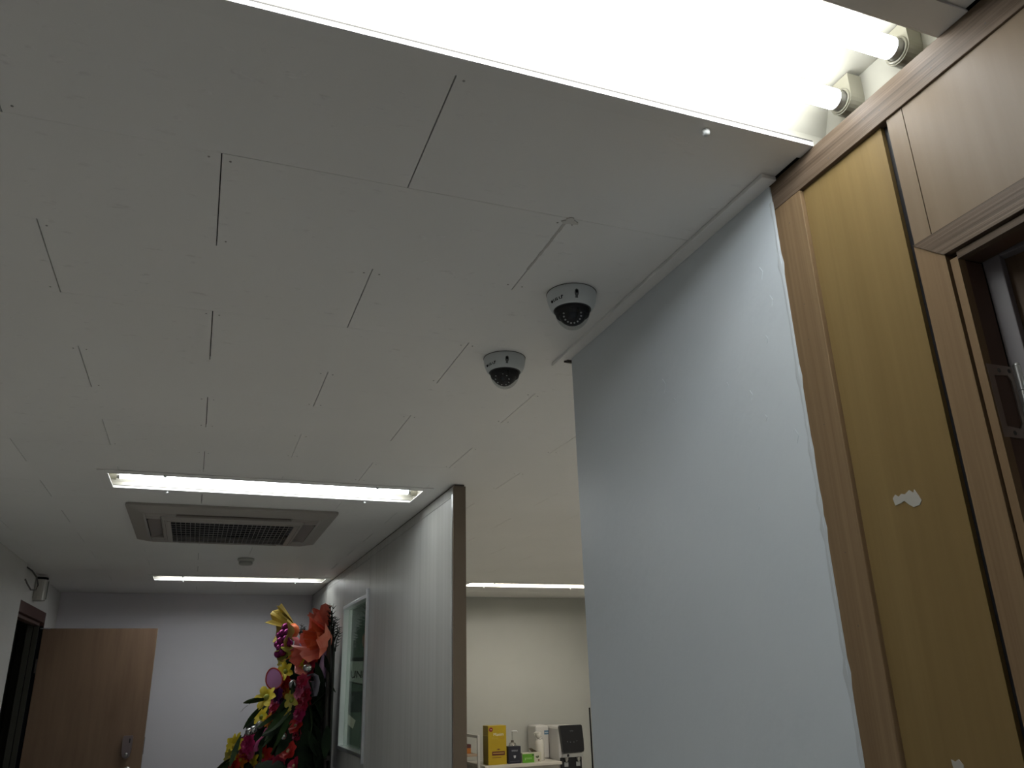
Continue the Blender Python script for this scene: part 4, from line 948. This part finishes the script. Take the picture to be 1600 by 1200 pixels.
# black water purifier on the floor
wp_ = empty('water_purifier', (3.315, 7.36, 0), 'black fronted water purifier right of the counter', 'water purifier')
M_PWHITE = mat('purifier_white', (.50, .49, .47), .35)
def slab(prof, y0, y1): return MB().prism(prof, y0, y1, 'y')
hw = .118
MB().box(-hw, hw + .012, -.02, .34, .02, 1.205, .02).build('body', M_PWHITE, wp_)
MB().box(-.10, .10, -.015, .30, .0, .019).build('plinth', M_BLACKM, wp_)
face = [(-.108, 1.213), (.098, 1.213), (.108, 1.205), (.118, 1.09), (.120, 1.005), (.113, .985), (-.090, .985), (-.097, 1.05), (-.116, 1.200)]
fp = slab(face, -.060, -.0205).build('control_panel', M_BLACK, wp_)
flat_text('coway', .014, mat('print_dimgrey', (.25, .25, .26), .5), -.0, -.0606, 1.165, fp)
for i, (x, z) in enumerate(((-.045, 1.075), (-.015, 1.070), (.02, 1.070), (.05, 1.078))): MB().disc(.0035, 0, 10, (x, -.0605, z), 'y').build('indicator', mat('print_dimgrey', (.25, .25, .26)), fp)
MB().prism([(-.098, .945), (-.080, .975), (.105, .978), (.108, .960), (.10, .945)], -.064, -.0205, 'y').build('silver_strip', mat('purifier_silver', (.40, .40, .39), .3, .5), wp_)
MB().box(-.058, -.036, -.0665, -.0642, .950, .972, .001).build('button', M_BLACK, wp_)
MB().box(-.112, .098, -.045, -.0205, .30, .944, .006).build('front_panel', M_BLACK, wp_)
for x in (-.060, .058):
    MB().lathe([(.018, .944), (.018, .925), (.012, .915), (.008, .902), (.0001, .902)], 16, (x, -.056, 0)).build('tap', M_METAL, wp_)
    MB().box(x - .020, x + .020, -.0485, -.0452, .868, .905, .002).build('lever', mat('lever_grey', (.33, .34, .34), .4), wp_)
MB().box(-.095, .085, -.13, -.0452, .66, .685, .004).build('drip_tray', M_BLACK, wp_)
# storage rack with things on it
rk = empty('storage_rack', (2.318, 7.52, 0), 'white metal rack with wooden shelves left of the counter', 'rack')
M_RACK = mat('rack_white', (.50, .49, .45), .45); M_RSH = wood('rack_shelf', (.32, .24, .17), (.38, .29, .21), (.3, .22, .15), 0, .5, 0, 1)
for x in (-.22, .095):
    for y in (-.20, .18): MB().box(x, x + .022, y, y + .022, 0, 1.165 if y < 0 else 1.165, .002).build('post', M_RACK, rk)
    MB().box(x + .002, x + .020, -.178, .18, 1.14, 1.163, .002).build('top_rail', M_RACK, rk)
for z in (.15, .60, 1.015): MB().box(-.198, .0945, -.195, .195, z - .02, z, .002).build('shelf', M_RSH, rk)
ob = MB().box(-.024, .024, -.05, .05, .0005, .075, .001).build('orange_carton', mat('carton_orange', (.48, .16, .02), .45)); ob.location = (2.352, 7.45, 1.015); tag(ob, 'small orange carton on the white rack shelf', 'box')
MB().box(-.0245, .0245, -.0506, .0506, .045, .0755).build('dark_top', mat('carton_maroon', (.10, .03, .025), .5), ob)
for i, (x, z, c, lb) in enumerate(((2.283, 1.015, (.05, .032, .02), 'dark brown snack packet under the grey one on the rack'), (2.268, 1.055, (.22, .21, .19), 'grey snack packet on top of the dark one on the rack'))):
    b = MB(); vs = []; n = 10
    for j in range(n + 1):
        for k in range(7):
            u, v = j / n - .5, k / 6 - .5; h = .5 * (1 - (2 * abs(u)) ** 3) * (1 - (2 * abs(v)) ** 3)
            vs.append((u * .085, v * .14, .0225 + .019 * h * 2)); 
    for j in range(n + 1):
        for k in range(7):
            u, v = j / n - .5, k / 6 - .5; h = .5 * (1 - (2 * abs(u)) ** 3) * (1 - (2 * abs(v)) ** 3)
            vs.append((u * .085, v * .14, .0215 - .0205 * h * 2))
    o_ = (n + 1) * 7
    b.add(vs, [(j * 7 + k, j * 7 + k + 1, (j + 1) * 7 + k + 1, (j + 1) * 7 + k) for j in range(n) for k in range(6)] + [(o_ + j * 7 + k, o_ + (j + 1) * 7 + k, o_ + (j + 1) * 7 + k + 1, o_ + j * 7 + k + 1) for j in range(n) for k in range(6)], True)
    o = b.build('snack_packet', mat('packet_%d' % i, c, .3)); o.location = (x, 7.42, z); tag(o, lb, 'packet', 'packets on the rack')
cbl = MB().tube([(3.735, YB - .013, 1.34), (3.737, YB - .013, .9), (3.733, YB - .013, .4), (3.735, YB - .013, .06)], .007, 8).build('power_cable', M_BLACKM); tag(cbl, 'black cable running down the pantry wall beside the stub wall edge', 'cable')
